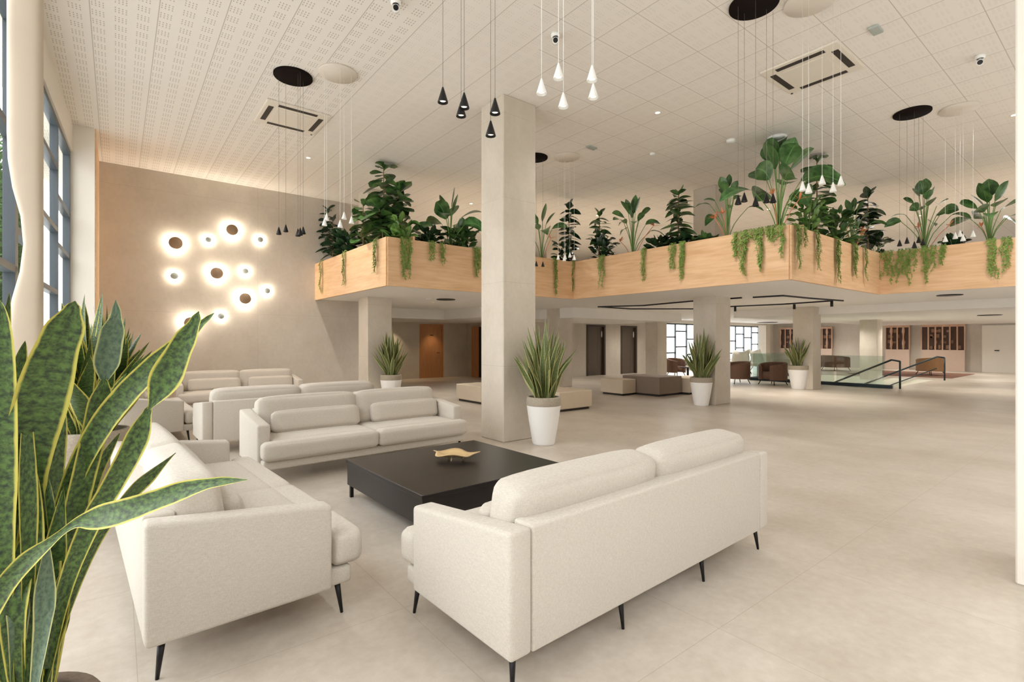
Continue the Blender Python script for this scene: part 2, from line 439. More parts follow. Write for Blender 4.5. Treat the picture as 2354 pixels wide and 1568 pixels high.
# balcony slab, soffit and lowered ceilings
bm = NB()
for a in ((4.0, 20.6, 8.9, 19), (20.6, 34, 8.9, 15.2), (8.93, 34, 3.8, 8.9), (13.4, 34, -2.4, 3.8)):
    box(bm, *a, SZ, SZ + .3)
struct('ceiling_soffit', bm, 'soffit')
bm = NB()
box(bm, 5.35, 8.85, 15.05, 18.2, 2.24, SZ - .001); box(bm, 8.85, 11.3, 12.9, 18.2, 2.24, SZ - .001)
box(bm, 11.3, 17.2, 11.3, 18.2, 2.24, SZ - .001)
struct('ceiling_lowered', bm, 'soffit')
bm = NB(); box(bm, 17.2, 34, -2.4, 9.2, 2.33, SZ - .001); struct('ceiling_lounge', bm, 'soffit')
# planter fronts clad in oak
def planter(name, p0, p1, inward, m0=0, m1=0):
    p0, p1 = Vector(p0), Vector(p1); L = (p1 - p0).length; a = math.atan2(p1.y - p0.y, p1.x - p0.x)
    ex = Vector((math.cos(a), math.sin(a))); ey = Vector((-ex.y, ex.x)); s = 1 if ey.dot(Vector(inward)) > 0 else -1
    bm = NB()
    def b(x0, x1, y0, y1, z0, z1): box(bm, x0, x1, min(s * y0, s * y1), max(s * y0, s * y1), z0, z1)
    b(0, L, -.03, .03, SZ - .02, PZ); b(m0, L - m1, .53, .57, SZ + .3, PZ + .08); b(m0, L - m1, .03, .53, SZ + .3, SZ + .34)
    o = struct(name, bm, 'oak'); o.location = (p0.x, p0.y, 0); o.rotation_euler.z = a
    bm = NB(); b(.03, L - .03, .03, .53, SZ + .35, PZ - .10); sl = obj('planter_soil', bm, 'soil', o)
    return o
planter('wall_balcony', (4.0, 13.2), (4.0, 8.9), (1, 0))
planter('wall_balcony', (4.0, 8.9), (8.93, 8.9), (0, 1), .6, -.55)
planter('wall_balcony', (8.93, 8.9), (8.93, 3.8), (1, 0), -.5, 0)
planter('wall_balcony', (8.93, 3.8), (13.4, 3.8), (0, 1), .6, -.5)
planter('wall_balcony', (13.4, 3.8), (13.4, -2.4), (1, 0), -.5, 0)
# upper floor rear walls
bm = NB(); box(bm, 5.35, 20.6, 17.0, 17.1, SZ + .3, CZ); box(bm, 20.5, 20.6, 15.1, 17.0, SZ + .3, CZ); box(bm, 20.6, 34, 15.1, 15.2, SZ + .3, CZ)
struct('wall_upper_back', bm, 'upper_wall')
bm = NB()
for a in ((4.6, 20.4, 9.5, 16.9), (20.4, 32.9, 9.5, 15.0), (9.55, 32.9, 4.4, 9.5), (14.0, 32.9, -2.3, 4.4)): box(bm, *a, SZ + .3, SZ + .31)
struct('floor_upper', bm, 'upper_floor')
struct('wall_far', one(box, 33.0, 33.2, -2.4, 15.2, 0, SZ + .3), 'wall_plaster')
bm = NB()
for i in range(8): box(bm, 33.0, 33.1, -2.4 + i * 2.5, -2.32 + i * 2.5, SZ + .3, CZ)
box(bm, 33.0, 33.1, -2.4, 15.2, SZ + .3, SZ + .38); box(bm, 33.0, 33.1, -2.4, 15.2, CZ - .08, CZ)
w7 = struct('fill_glazing', bm, 'frame_blue'); obj('window_pane', one(box, 33.04, 33.05, -2.4, 15.1, SZ + .35, CZ - .05), 'glass', w7)  # unseen glazing added so sky light brightens the far ceiling
# ground floor rear rooms
bm = NB()
box(bm, 5.35, 9.6, 18.2, 18.35, 0, SZ); box(bm, 9.6, 10.6, 18.2, 18.35, 2.14, SZ); box(bm, 10.6, 11.8, 18.2, 18.35, 0, SZ)
struct('wall_corridor', bm, 'wall_plaster')
bm = NB(); box(bm, 11.8, 11.95, 15.0, 18.35, 0, SZ); struct('wall_corridor_side', bm, 'wall_plaster')
bm = NB()
for a, b in ((11.95, 15.8), (17.0, 18.05), (19.2, 20.6)): box(bm, a, b, 15.0, 15.2, 0, SZ)
for a, b in ((15.8, 17.0), (18.05, 19.2)): box(bm, a, b, 15.0, 15.2, 2.2, SZ)
struct('wall_lift', bm, 'wall_plaster')
bm = NB(); box(bm, 20.6, 33, 15.0, 15.2, 0, .25); box(bm, 20.6, 33, 15.0, 15.2, 2.4, SZ)
for a, b in ((20.6, 21.4), (24.4, 25.6), (31.2, 33)): box(bm, a, b, 15.0, 15.2, .25, 2.4)
struct('wall_garden', bm, 'white_wall')
def far_window(name, x0, x1, cols):
    bm = NB(); w = .035
    for a, b in ((x0, x0 + .07), (x1 - .07, x1)): box(bm, a, b, 15.05, 15.12, .25, 2.4)
    for a, b in ((.25, .32), (2.33, 2.4)): box(bm, x0, x1, 15.05, 15.12, a, b)
    st = (x1 - x0) / len(cols)
    for i, zs in enumerate(cols):
        if i: box(bm, x0 + i * st - w, x0 + i * st + w, 15.05, 15.12, .25, 2.4)
        for z in zs: box(bm, x0 + i * st, x0 + (i + 1) * st, 15.05, 15.12, z - w, z + w)
    o = struct(name, bm, 'frame_blue'); obj('window_pane', one(box, x0, x1, 15.08, 15.09, .27, 2.38), 'glass', o)
far_window('window_5', 21.4, 24.4, [(.9, 1.7), (1.2, 2.0), (.8, 1.6)])
far_window('window_6', 25.6, 31.2, [(.9, 1.7), (1.2, 2.0), (.8, 1.5), (1.1, 1.9), (.9, 1.7), (1.3, 2.0)])

# doors
def door(name, x0, x1, y, h, mat, handle=True):
    bm = NB(); box(bm, x0, x1, y, y + .05, 0, h, bev=.004, seg=1); d = struct(name, bm, mat)
    bm = NB(); box(bm, x0 - .07, x0, y - .03, y + .06, 0, h + .07); box(bm, x1, x1 + .07, y - .03, y + .06, 0, h + .07); box(bm, x0, x1, y - .03, y + .06, h, h + .07)
    obj('door_frame', bm, mat, d)
    if handle: obj('door_handle', one(tube, [(x1 - .12, y - .01, 1.02), (x1 - .12, y - .06, 1.02), (x1 - .26, y - .06, 1.02)], .012), 'black_metal', d)
    return d
d1 = door('door_1', 9.62, 10.58, 18.22, 2.12, 'door_wood')
obj('number_plate', one(box, 10.04, 10.18, 18.2, 18.215, 1.72, 1.75), 'black_metal', d1)
# second wooden door, standing ajar in the side wall
bm = NB(); box(bm, 11.74, 11.79, 16.2, 16.95, 0, 2.1); box(bm, 11.72, 11.79, 17.2, 17.7, 0, 2.1); d2 = struct('door_2', bm, 'door_wood')
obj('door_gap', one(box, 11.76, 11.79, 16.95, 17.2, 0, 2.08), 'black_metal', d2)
def lift(name, x0, x1):
    bm = NB(); m = (x0 + x1) / 2 - .0
    box(bm, x0 + .1, m - .004 + .2, 15.08, 15.12, 0, 2.12); box(bm, m + .004 + .2, x1 - .1, 15.08, 15.12, 0, 2.12); d = struct(name, bm, 'elevator')
    bm = NB(); box(bm, x0, x0 + .1, 14.97, 15.12, 0, 2.2); box(bm, x1 - .1, x1, 14.97, 15.12, 0, 2.2); box(bm, x0 + .1, x1 - .1, 14.97, 15.12, 2.12, 2.2)
    obj('door_frame', bm, 'elev_frame', d)
    bm = NB(); lathe(bm, [(.001, 0), (.06, 0), (.06, .02)], 16, mt=Matrix.Translation((x1 - .16, 15.07, 1.8)) @ Matrix.Rotation(PI / 2, 4, 'X') @ Matrix.Diagonal((.6, 2.4, 1, 1)))
    obj('number_plate', bm, 'white_metal', d)
lift('door_3', 15.8, 17.0); lift('door_4', 18.05, 19.2)
bm = NB(); box(bm, 32.93, 32.99, 3.6, 5.15, 0, 2.25); dr = struct('door_5', bm, 'white_wall')
obj('door_handle', one(tube, [(32.92, 4.55, 1.05), (32.86, 4.55, 1.05), (32.86, 4.7, 1.05)], .02), 'black_metal', dr)
# ground outside, hedge and an unseen block against the front daylight
struct('ground_outside', one(box, -14, -1.35, -8, 24, -.25, -.05), 'concrete_out')
struct('ground_front', one(box, -14, 44, -12, -2.7, -.25, -.05), 'concrete_out')
struct('ground_garden', one(box, 20.7, 44, 15.25, 34, -.25, -.05), 'concrete_out')
struct('daylight_block', one(box, -30, 50, -20, -12, -.25, 10), 'block_out')  # unseen block added to dim low daylight through the front glazing
random.seed(5)
bm = NB()
for i in range(9000):
    p = Vector((random.uniform(-2.5, -1.45), random.uniform(11.5, 16.5), random.uniform(0, 4.9)))
    if random.random() < .6: p.x = random.uniform(-1.75, -1.45)
    d = Vector((random.gauss(0, 1), random.gauss(0, 1), random.gauss(0, 1))).normalized(); q = d.orthogonal().normalized() * .035
    bm.faces.new([bm.verts.new(p - q), bm.verts.new(p + d * .05), bm.verts.new(p + q), bm.verts.new(p - d * .05)])
box(bm, -2.5, -1.7, 11.6, 16.4, -.05, 4.7)
o = obj('hedge', bm, 'hedge', fix=False); tag(o, 'clipped green hedge standing outside beyond the left windows', 'hedge')

# ---------------------------------------------------------------- sofas
def arm_mesh(side, L):
    bm = NB(); n = 8; x0, x1 = (-L / 2, -L / 2 + .125) if side < 0 else (L / 2 - .125, L / 2)
    vs = box(bm, x0, x1, 0, .82, .165, .71, bev=.022, seg=3)
    for v in bm.verts:
        if v.co.z > .5: v.co.z -= .09 * v.co.y / .82
    for f in bm.faces: f.smooth = True
    return bm
def make_sofa(L=2.42):
    t = thing('sofa', '', 'sofa', group='oatmeal linen sofas')
    bm = NB(); box(bm, -L / 2 + .125, L / 2 - .125, .002, .13, .165, .71, bev=.014, seg=3)
    obj('back_panel', bm, 'linen', t, smooth=True)
    for s in (-1, 1): obj('arm', arm_mesh(s, L), 'linen', t)
    obj('seat_base', one(box, -L / 2 + .03, L / 2 - .03, .13, .94, .165, .26, bev=.02, seg=3), 'linen', t, smooth=True)
    for s in (-1, 1):
        bm = NB(); a, b = sorted((s * .004, s * (L / 2 - .13)))
        cushion(bm, a, b, .2, .87, .262, .455, r=.04, puff=.012)
        # the front lip runs on in front of the arm
        a, b = sorted((s * .004, s * (L / 2 - .02)))
        cushion(bm, a, b, .828, 1.01, .262, .452, r=.05, puff=.006)
        obj('seat_cushion', bm, 'linen', t)
    for s in (-1, 1):
        a, b = sorted((s * .006, s * (L / 2 - .135)))
        mt = Matrix.Translation((0, .25, .44)) @ Matrix.Rotation(math.radians(9), 4, 'X')
        bm = NB(); cushion(bm, a, b, -.10, .12, .0, .405, r=.055, puff=.02, mt=mt)
        obj('back_cushion', bm, 'linen', t)
        mt = Matrix.Translation((0, .41, .45)) @ Matrix.Rotation(math.radians(14), 4, 'X')
        a, b = sorted((s * (.16 if s < 0 else .015), s * (L / 2 - (.15 if s < 0 else .24))))
        bm = NB(); cushion(bm, a, b, -.03, .085, .0, .245, r=.045, puff=.012, mt=mt)
        obj('lumbar_pillow', bm, 'linen', t)
    for x in (-L / 2 + .07, -L / 6, L / 6, L / 2 - .07):
        for y in ((.07, .87) if abs(x) > L / 3 else (.07,)):
            sx = .018 if x < 0 else -.018
            if abs(x) < L / 3: sx = 0
            sy = -.02 if y < .3 else .02
            bm = NB(); tube(bm, [(x, y, .168), (x + -sx, y + sy, 0)], .017, 10, .008); obj('leg', bm, 'black_metal', t)
    return t
R = math.radians
sofa = make_sofa()
def rc(x, y, a, d): # centre of the rear edge from its left end
    return (x + math.cos(a) * d, y + math.sin(a) * d, 0)
sofa.location = rc(1.27, 1.63, R(2), 1.21); sofa.rotation_euler.z = R(2)
sofa['label'] = 'large cream linen sofa nearest on the right, seen from behind'
dup(sofa, (.025, 3.88, 0), R(-86.8), 'cream linen sofa on the left seen end on, behind the big striped leaves')
q = dup(sofa, (2.39, 6.60, 0), R(182), 'cream linen sofa facing the viewer behind the black coffee table'); q.scale.x = 1.055
q = dup(sofa, (2.13, 7.62, 0), R(1), 'cream linen sofa turned away, directly behind the one facing the coffee table'); q.scale.x = 1.05
dup(sofa, (2.13, 12.75, 0), R(180), 'farthest cream linen sofa, facing forward below the lit stone wall')
dup(sofa, (-.06, 10.05, 0), R(-89), 'cream linen sofa seen end on in the rear seating group at left')

# coffee table and dish
t = thing('coffee_table', 'low square black coffee table between the cream sofas', 'table', (2.5, 4.08, 0), R(1.2))
obj('tabletop', one(box, -.75, .75, -.74, .74, .325, .36, bev=.004), 'black_wood', t)
bm = NB()
for a in ((-.74, .74, -.73, -.70), (-.74, .74, .70, .73), (-.74, -.71, -.70, .70), (.71, .74, -.70, .70)): box(bm, *a, .12, .326)
box(bm, -.71, .71, -.70, .70, .12, .14)
obj('apron', bm, 'black_wood', t)
for x in (-.71, .71):
    for y in (-.7, .7): obj('leg', one(box, x - .015, x + .015, y - .015, y + .015, 0, .122), 'black_metal', t)
dp = on_z(1045, 1052, .38)
t = thing('decorative_dish', 'wavy gold leaf-shaped dish standing on the black coffee table', 'dish', (dp.x, dp.y, .36), R(-50))
bm = NB(); n = 36; rings = []
for k in range(7):
    q = k / 6; rr = []
    for i in range(n):
        a = 2 * PI * i / n
        rad = 1 + .10 * math.sin(3 * a + .6) + .07 * math.sin(5 * a)
        rr.append(bm.verts.new((.22 * q * rad * math.cos(a), .14 * q * rad * math.sin(a), .03 + .035 * q ** 2.2 + .014 * q * q * math.sin(4 * a + 1))))
    rings.append(rr)
for a, b in zip(rings, rings[1:]):
    for i in range(n): bm.faces.new((a[i], a[(i + 1) % n], b[(i + 1) % n], b[i])).smooth = True
ds = obj('dish', bm, 'gold', t); sm = ds.modifiers.new('s', 'SOLIDIFY'); sm.thickness = .006
for a in (.5, 2.6, 4.6):
    bm = NB(); tube(bm, [(.08 * math.cos(a), .06 * math.sin(a), .035), (.09 * math.cos(a), .07 * math.sin(a), 0)], .006, 8); obj('foot', bm, 'gold', t)

# ---------------------------------------------------------------- potted snake plants
def pot_parts(t, h=.68, rt=.25, rb=.165, mat='pot_white', rim='pot_stone'):
    k = h / .68
    obj('pot', one(lathe, [(0, 0), (rb * .96, 0), (rb, .02), (rb + (rt - rb) * .62, h * .5), (rt * .99, h * .80), (rt, h * .82)], 40), mat, t)
    bm = NB(); lathe(bm, [(rt, h * .82), (rt + .004, h * .84), (rt, h * .97), (rt - .01, h), (rt - .045, h), (rt - .05, h * .93)], 40); obj('stone_rim', bm, rim, t)
    obj('soil', one(lathe, [(0, h * .94), (rt - .048, h * .94)], 32), 'soil', t)
def profile_snake(w): return lambda t: w * (min(1, .45 + t * 1.4) if t < .45 else 1.0) * (1 - max(0, (t - .45) / .55) ** 1.9)
def snake_foliage(n, h0, h, spread, w, seed):
    rnd = random.Random(seed); bm = NB()
    for i in range(n):
        a = 2 * PI * i * .382 + rnd.uniform(-.3, .3); q = math.sqrt((i + .5) / n)
        H = h * (1 - .5 * q ** 1.5) * rnd.uniform(.82, 1.0); out = spread * q * rnd.uniform(.7, 1.05)
        r0 = .13 * q
        pts = []
        tw = rnd.uniform(-1.6, 1.6); b = rnd.uniform(-.04, .04); ph = rnd.uniform(0, 6)
        for k in range(11):
            s = k / 10; rr = r0 + out * s ** 1.5
            pts.append(Vector((rr * math.cos(a) + b * math.sin(s * 5 + ph), rr * math.sin(a) + b * math.cos(s * 5 + ph), h0 + H * s)))
        a2 = rnd.uniform(0, 2 * PI)
        nr = [Vector((math.cos(a2 + tw * k / 10), math.sin(a2 + tw * k / 10), .2)) for k in range(11)]
        blade(bm, pts, profile_snake(w * rnd.uniform(.8, 1.15)), nr, cup=.3)
    return bm
def snake_planter(x, y, label, ph=.68, h=1.25, n=44, spread=.42, w=.042, seed=1, mat='snake_far', rt=.25, pm='pot_white'):
    t = thing('potted_snake_plant', label, 'plant', (x, y, 0), group='snake plants in pots')
    pot_parts(t, ph, rt, rt * .66, pm)
    obj('leaves', snake_foliage(n, ph * .93, h, spread, w, seed), mat, t, fix=False)
    return t
snake_planter(4.90, 5.50, 'tall snake plant in a white pot against the central stone column', .69, 1.32, 52, .42, .042, 3)
snake_planter(10.72, 6.52, 'snake plant in a white pot at the column right of centre, beside the low benches', .66, 1.25, 46, .42, .045, 8)
snake_planter(16.72, 6.85, 'snake plant with brownish leaves in a white pot near the glass stair railing', .74, 1.15, 34, .38, .05, 21, rt=.29)
p = on_z(888, 905, 0)
snake_planter(5.15, 11.25, 'snake plant in a white pot by the column under the wooden balcony corner', .70, 1.2, 44, .36, .045, 5)
snake_planter(-.17, 5.62, 'middle snake plant at left, its pebbled pot behind the end sofa', .74, 1.32, 46, .42, .075, 11, 'snake', .27, 'pot_stone')
snake_planter(-.16, 8.15, 'dark snake plant farthest back along the windows, beside the rear sofas', .7, 1.42, 40, .5, .05, 14, 'snake', .25)

# big foreground snake plant: every leaf a part
FX, FY = at_depth(18, 784, 1.22).x, at_depth(18, 784, 1.22).y
t = thing('potted_snake_plant', 'huge snake plant with yellow-edged leaves, nearest, at the left edge', 'plant', (FX, FY, 0), group='snake plants in pots')
pot_parts(t, .585, .185, .13, 'pot_brown', 'pot_brown')
def big_leaf(px, hw, mat='snake', roll=0, roll1=None, d0=1.2, cup=.25, tbase=False, prof=None):
    """px: list of (x, y, depth) from root to tip; hw: half width in metres"""
    P = [at_depth(x, y, d) for x, y, d in px]
    pts = catmull(P, 6); n = len(pts); nr = []
    view = Vector((0, 0, EYE))
    if roll1 is None: roll1 = roll
    for i, p in enumerate(pts):
        d = (pts[min(i + 1, n - 1)] - pts[max(i - 1, 0)]).normalized(); f = (view - p).normalized(); f = (f - d * f.dot(d)).normalized()
        g = d.cross(f); r = math.radians(roll + (roll1 - roll) * i / (n - 1)); nr.append(f * math.cos(r) + g * math.sin(r))
    bm = NB(); blade(bm, pts, prof or profile_snake(hw), nr, cup=cup)
    bmesh.ops.translate(bm, vec=(-FX, -FY, 0), verts=bm.verts[:])
    return obj('leaf', bm, mat, t, fix=False)
def pw(*kv):
    def f(s):
        for (a, x), (b, y) in zip(kv, kv[1:]):
            if a <= s <= b:
                q = (s - a) / (b - a); q = q * q * (3 - 2 * q); return x + (y - x) * q
        return kv[-1][1]
    return f
big_leaf([(95, 1560, 1.18), (62, 1380, 1.15), (48, 1200, 1.12), (64, 1060, 1.1), (92, 940, 1.08), (125, 820, 1.07), (158, 735, 1.06), (173, 692, 1.06)], .036, roll=8, prof=pw((0, .018), (.3, .036), (.6, .046), (.8, .034), (.93, .014), (1, .001)))
big_leaf([(70, 1560, 1.26), (40, 1300, 1.24), (32, 1100, 1.22), (34, 960, 1.2), (44, 850, 1.19), (58, 783, 1.18)], .03, roll=30, mat='snake')
big_leaf([(20, 1560, 1.1), (-5, 1300, 1.06), (-14, 1100, 1.04), (-12, 900, 1.03), (-4, 760, 1.03), (0, 690, 1.03)], .036, roll=-10)
big_leaf([(25, 1500, 1.32), (5, 1200, 1.32), (4, 900, 1.32), (14, 760, 1.32), (22, 672, 1.32)], .022, roll=50)
big_leaf([(112, 1560, 1.2), (140, 1350, 1.2), (178, 1160, 1.2), (214, 1010, 1.2), (234, 915, 1.2), (239, 872, 1.2)], .027, roll=15, prof=pw((0, .014), (.4, .024), (.75, .026), (.95, .010), (1, .004)))
big_leaf([(238, 886, 1.21), (244, 840, 1.2), (255, 780, 1.19), (266, 730, 1.18), (266, 690, 1.18)], .03, 'snake_blue', roll=0, prof=pw((0, .003), (.3, .026), (.55, .024), (.8, .010), (1, .001)))
big_leaf([(105, 1540, 1.14), (150, 1350, 1.12), (205, 1210, 1.1), (262, 1110, 1.08), (305, 1030, 1.07), (332, 965, 1.06), (343, 935, 1.06)], .02, roll=0, prof=pw((0, .012), (.4, .020), (.7, .022), (.92, .008), (1, .003)))
big_leaf([(342, 942, 1.06), (362, 905, 1.05), (390, 850, 1.05), (420, 790, 1.04), (445, 745, 1.04), (457, 716, 1.04)], .024, roll=-8, prof=pw((0, .003), (.35, .030), (.6, .022), (.85, .010), (1, .001)))
big_leaf([(92, 1540, 1.22), (112, 1300, 1.2), (165, 1110, 1.2), (228, 985, 1.18), (290, 905, 1.17), (350, 845, 1.16), (400, 798, 1.16), (458, 748, 1.16), (492, 720, 1.16)], .03, roll=-12, prof=pw((0, .014), (.45, .026), (.62, .024), (.8, .016), (.92, .006), (1, .001)))
big_leaf([(-60, 1470, 1.0), (-5, 1370, .98), (50, 1300, .97), (110, 1250, .96), (168, 1206, .96), (215, 1192, .96), (280, 1176, .95), (350, 1152, .95), (430, 1124, .95), (500, 1108, .95), (568, 1103, .95)], .03, roll=-8, prof=pw((0, .02), (.2, .017), (.36, .006), (.55, .024), (.75, .019), (.9, .009), (1, .001)))
big_leaf([(110, 1560, 1.2), (140, 1440, 1.2), (190, 1310, 1.19), (240, 1215, 1.18), (300, 1140, 1.17), (352, 1088, 1.16), (404, 1041, 1.16)], .016, roll=35, prof=pw((0, .012), (.5, .013), (.75, .018), (1, .001)))
big_leaf([(118, 1560, 1.26), (150, 1330, 1.26), (190, 1180, 1.25), (222, 1085, 1.24), (250, 1035, 1.24), (276, 995, 1.24)], .018, roll=25)
big_leaf([(90, 1560, 1.3), (110, 1300, 1.3), (128, 1100, 1.3), (140, 960, 1.3), (118, 880, 1.3)], .022, roll=40)
rnd = random.Random(77)
for i in range(64):
    x0 = -60 + rnd.random() * 190; xt = x0 * 1.35 + rnd.uniform(-35, 60) - 20; yt = rnd.uniform(880, 1330); d = rnd.uniform(1.08, 1.36)
    xm = (x0 + xt) / 2 + rnd.uniform(-18, 18)
    big_leaf([(x0 * .8 + 15, 1600, d), (xm, (1600 + yt) / 2, d + rnd.uniform(-.03, .03)), ((xm + xt) / 2, (1600 + yt * 3) / 4, d), (xt, yt, d)], rnd.uniform(.014, .026),
             'snake' if rnd.random() < .8 else 'snake_blue', roll=rnd.uniform(-60, 60), roll1=rnd.uniform(-60, 60))

# ---------------------------------------------------------------- wall lights
sconces = [(403, 560, 13.5, 'b', 'large disc wall light, leftmost of the top row'), (478, 552, 6, 'p', 'small pale disc wall light between the two large upper discs'),
           (532, 530, 12, 'b', 'large disc wall light, highest on the stone wall'), (597, 552, 6, 'p', 'small disc wall light at the right end of the top row'),
           (400, 635, 7.5, 'p', 'small bluish disc wall light at left, under the leftmost large disc'), (497, 629, 12.5, 'b', 'large disc wall light in the middle of the cluster'),
           (563, 624, 6, 'p', 'small disc wall light just right of the middle large disc'), (562, 687, 12, 'b', 'large disc wall light at lower right of the cluster'),
           (613, 669, 6, 'p', 'small disc wall light at the far right, beside the lower large disc'), (436, 742, 12, 'b', 'large disc wall light lowest at left, half behind a leaf tip'),
           (507, 727, 6.5, 'p', 'small disc wall light at the bottom of the cluster')]
for px, py, r, kd, lab in sconces:
    c = on_y(px, py, 13.2); D = cA * c.y + sA * c.x; rr = r / F_PX * D * 1.02
    t = thing('wall_light', lab, 'wall light', (c.x, 13.2, c.z), group='disc lights on the stone wall')
    mt = Matrix.Rotation(PI / 2, 4, 'X')
    off = .085 if kd == 'b' else .06
    bm = NB(); lathe(bm, [(0, off + .018), (rr * .96, off + .018), (rr, off + .012), (rr, off), (0, off)], 36, mt=mt); obj('disc', bm, 'bronze' if kd == 'b' else 'pale_disc', t)
    bm = NB(); lathe(bm, [(rr * .45, 0.001), (rr * .45, .02), (rr * .25, .022), (rr * .25, off), (0, off)], 24, mt=mt); obj('wall_mount', bm, 'white_metal', t)
    bm = NB(); lathe(bm, [(rr * .30, off - .004), (rr * .86, off - .004)], 36, mt=mt); obj('glow_ring', bm, 'lamp_glow', t)
    l = bpy.data.lights.new('halo', 'POINT'); l.energy = 3.2 if kd == 'b' else 1.1; l.color = (1, .89, .74); l.shadow_soft_size = .02
    for q in range(3):
        o = bpy.data.objects.new('halo_lamp', l); C.objects.link(o); o.parent = t; a = q * 2 * PI / 3 + .5
        o.location = (rr * .62 * math.cos(a), -off * .55, rr * .62 * math.sin(a))

# ---------------------------------------------------------------- pendant clusters
def pendant(x, y, shades, mat, label, rc_=.25, drop=.016):
    """shades: list of (dx, dy, z of rim)"""
    t = thing('pendant_light', label, 'pendant light', (x, y, CZ), group='cone pendant clusters')
    bm = NB(); lathe(bm, [(0, -.028), (rc_ - .004, -.028), (rc_, -.022), (rc_, 0), (0, 0)], 48); obj('canopy', bm, 'canopy_black' if mat == 'black_metal' else 'canopy_cream', t)
    for dx, dy, z in shades:
        zz = z - CZ; h = .098; r = .034
        bm = NB(); tube(bm, [(dx, dy, -.02), (dx, dy, zz + h)], .0017 if mat == 'black_metal' else .002, 6); obj('cord', bm, 'cord' if mat == 'black_metal' else mat, t)
        bm = NB(); lathe(bm, [(.004, h + .004), (.006, h), (r, .006), (r, 0), (r - .003, 0), (.004, h - .012)], 24, c=(dx, dy, zz)); s = obj('lamp_shade', bm, mat, t)
        bm = NB(); lathe(bm, [(0, .012), (.02, .012), (.022, .024), (0, .026)], 16, c=(dx, dy, zz)); obj('bulb', bm, 'led', s)
def cluster(cx, cy, D, pts, mat, label, canopy=None):
    """pts: (px, py of rim, depth offset)"""
    c = canopy or (at_depth(cx, 784, D).x, at_depth(cx, 784, D).y)
    sh = []
    for px, py, dd in pts:
        p = at_depth(px, py, D + dd); sh.append((p.x - c[0], p.y - c[1], p.z))
    pendant(c[0], c[1], sh, mat, label)
cluster(1080, 0, 3.25, [(1018, 236, .05), (1067, 249, .03), (1060, 268, .18), (1138, 262, -.02), (1128, 313, .08)], 'black_metal', 'black cone pendant cluster hanging nearest, left of the central column top')
cluster(1305, 0, 3.3, [(1245, 216, .04), (1284, 181, -.05), (1295, 247, .1), (1361, 186, -.05), (1364, 226, .12)], 'white_metal', 'white cone pendant cluster hanging nearest, right of the central column top')
cluster(674, 174, 6.93, [(641, 539, 0), (657, 533, .15), (685, 543, -.1), (690, 541, -.15), (697, 538, .1)], 'black_metal', 'black cone pendant cluster hanging before the lit stone wall')
cluster(777, 167, 6.85, [(751, 507, .1), (746, 519, -.08), (782, 523, -.15), (791, 504, .15), (808, 514, 0)], 'white_metal', 'white cone pendant cluster in front of the balcony plants at left')
cluster(1230, 362, 10.0, [(1233, 612, 0), (1248, 613, .1), (1210, 608, 0), (1218, 604, .15), (1222, 612, -.1)], 'black_metal', 'small black pendant cluster, mostly hidden behind the central column')
cluster(1303, 360, 9.97, [(1283, 597, 0), (1297, 600, -.1), (1320, 598, .05), (1299, 596, .15), (1310, 592, .2)], 'white_metal', 'white pendant cluster just right of the central column, over the balcony corner')
cluster(1733, 8, 5.45, [(1697, 470, 0), (1711, 464, .12), (1737, 474, -.1), (1762, 466, .05), (1777, 466, .1)], 'black_metal', 'black pendant cluster among the tall plants at the balcony corner')
cluster(1862, 2, 5.4, [(1845, 439, 0), (1859, 444, -.1), (1890, 424, .1), (1915, 441, 0), (1933, 426, .05)], 'white_metal', 'white pendant cluster before the fiddle fig at the balcony corner')
cluster(2097, 258, 8.04, [(2068, 566, 0), (2085, 560, .12), (2102, 570, -.1), (2122, 563, .05), (2112, 558, .15)], 'black_metal', 'black pendant cluster, far right, its canopy left of a white one')
cluster(2205, 250, 7.9, [(2173, 556, 0), (2207, 544, .1), (2214, 554, -.1), (2237, 545, .05), (2196, 549, .15)], 'white_metal', 'white pendant cluster, far right near the white pillar')

# ---------------------------------------------------------------- ceiling fittings
def cassette(x, y, label, s=.47):
    t = thing('air_conditioner', label, 'air conditioner', (x, y, CZ), R(0), group='ceiling air conditioners')
    bm = NB(); box(bm, -s, s, -s, s, -.03, 0, bev=.008); box(bm, -s * .55, s * .55, -s * .55, s * .55, -.036, -.029); obj('fascia', bm, 'grey_plastic', t)
    for k in range(4):
        bm = NB(); box(bm, -s * .62, s * .62, s * .72, s * .88, -.034, -.029, mt=Matrix.Rotation(k * PI / 2, 4, 'Z')); obj('air_slot', bm, 'dark_slot', t)
    bm = NB(); box(bm, s * .9, s * .95, s * .9, s * .95, -.04, -.029); obj('indicator', bm, 'dark_slot', t)
a = on_z(671, 270, CZ); cassette(a.x, a.y, 'ceiling air conditioner over the rear seating, left of the black pendants')
a = on_z(1866, 158, CZ); cassette(a.x, a.y, 'larger looking ceiling air conditioner at right, near the black canopy')
def camera_(px, py, label):
    p = on_z(px, py, CZ); t = thing('security_camera', label, 'camera', (p.x, p.y, CZ), group='ceiling cameras')
    bm = NB(); lathe(bm, [(0, 0), (.055, 0), (.055, -.03), (.035, -.04)], 24); obj('base', bm, 'white_metal', t)
    d = (Vector((p.x, p.y, 0)) * -1).normalized()
    bm = NB(); tube(bm, [(0, 0, -.04), (0, 0, -.07)], .015, 10); tube(bm, [(-d.x * .04, -d.y * .04, -.075), (d.x * .05, d.y * .05, -.105)], .036, 16); obj('housing', bm, 'white_metal', t)
    bm = NB(); tube(bm, [(d.x * .05, d.y * .05, -.105), (d.x * .062, d.y * .062, -.109)], .028, 16); obj('lens', bm, 'black_metal', t)
camera_(1277, 78, 'white security camera behind the nearest white pendants')
camera_(2253, 128, 'white security camera on the ceiling near the right pillar')
camera_(910, 2, 'white security camera at the top edge of the view')
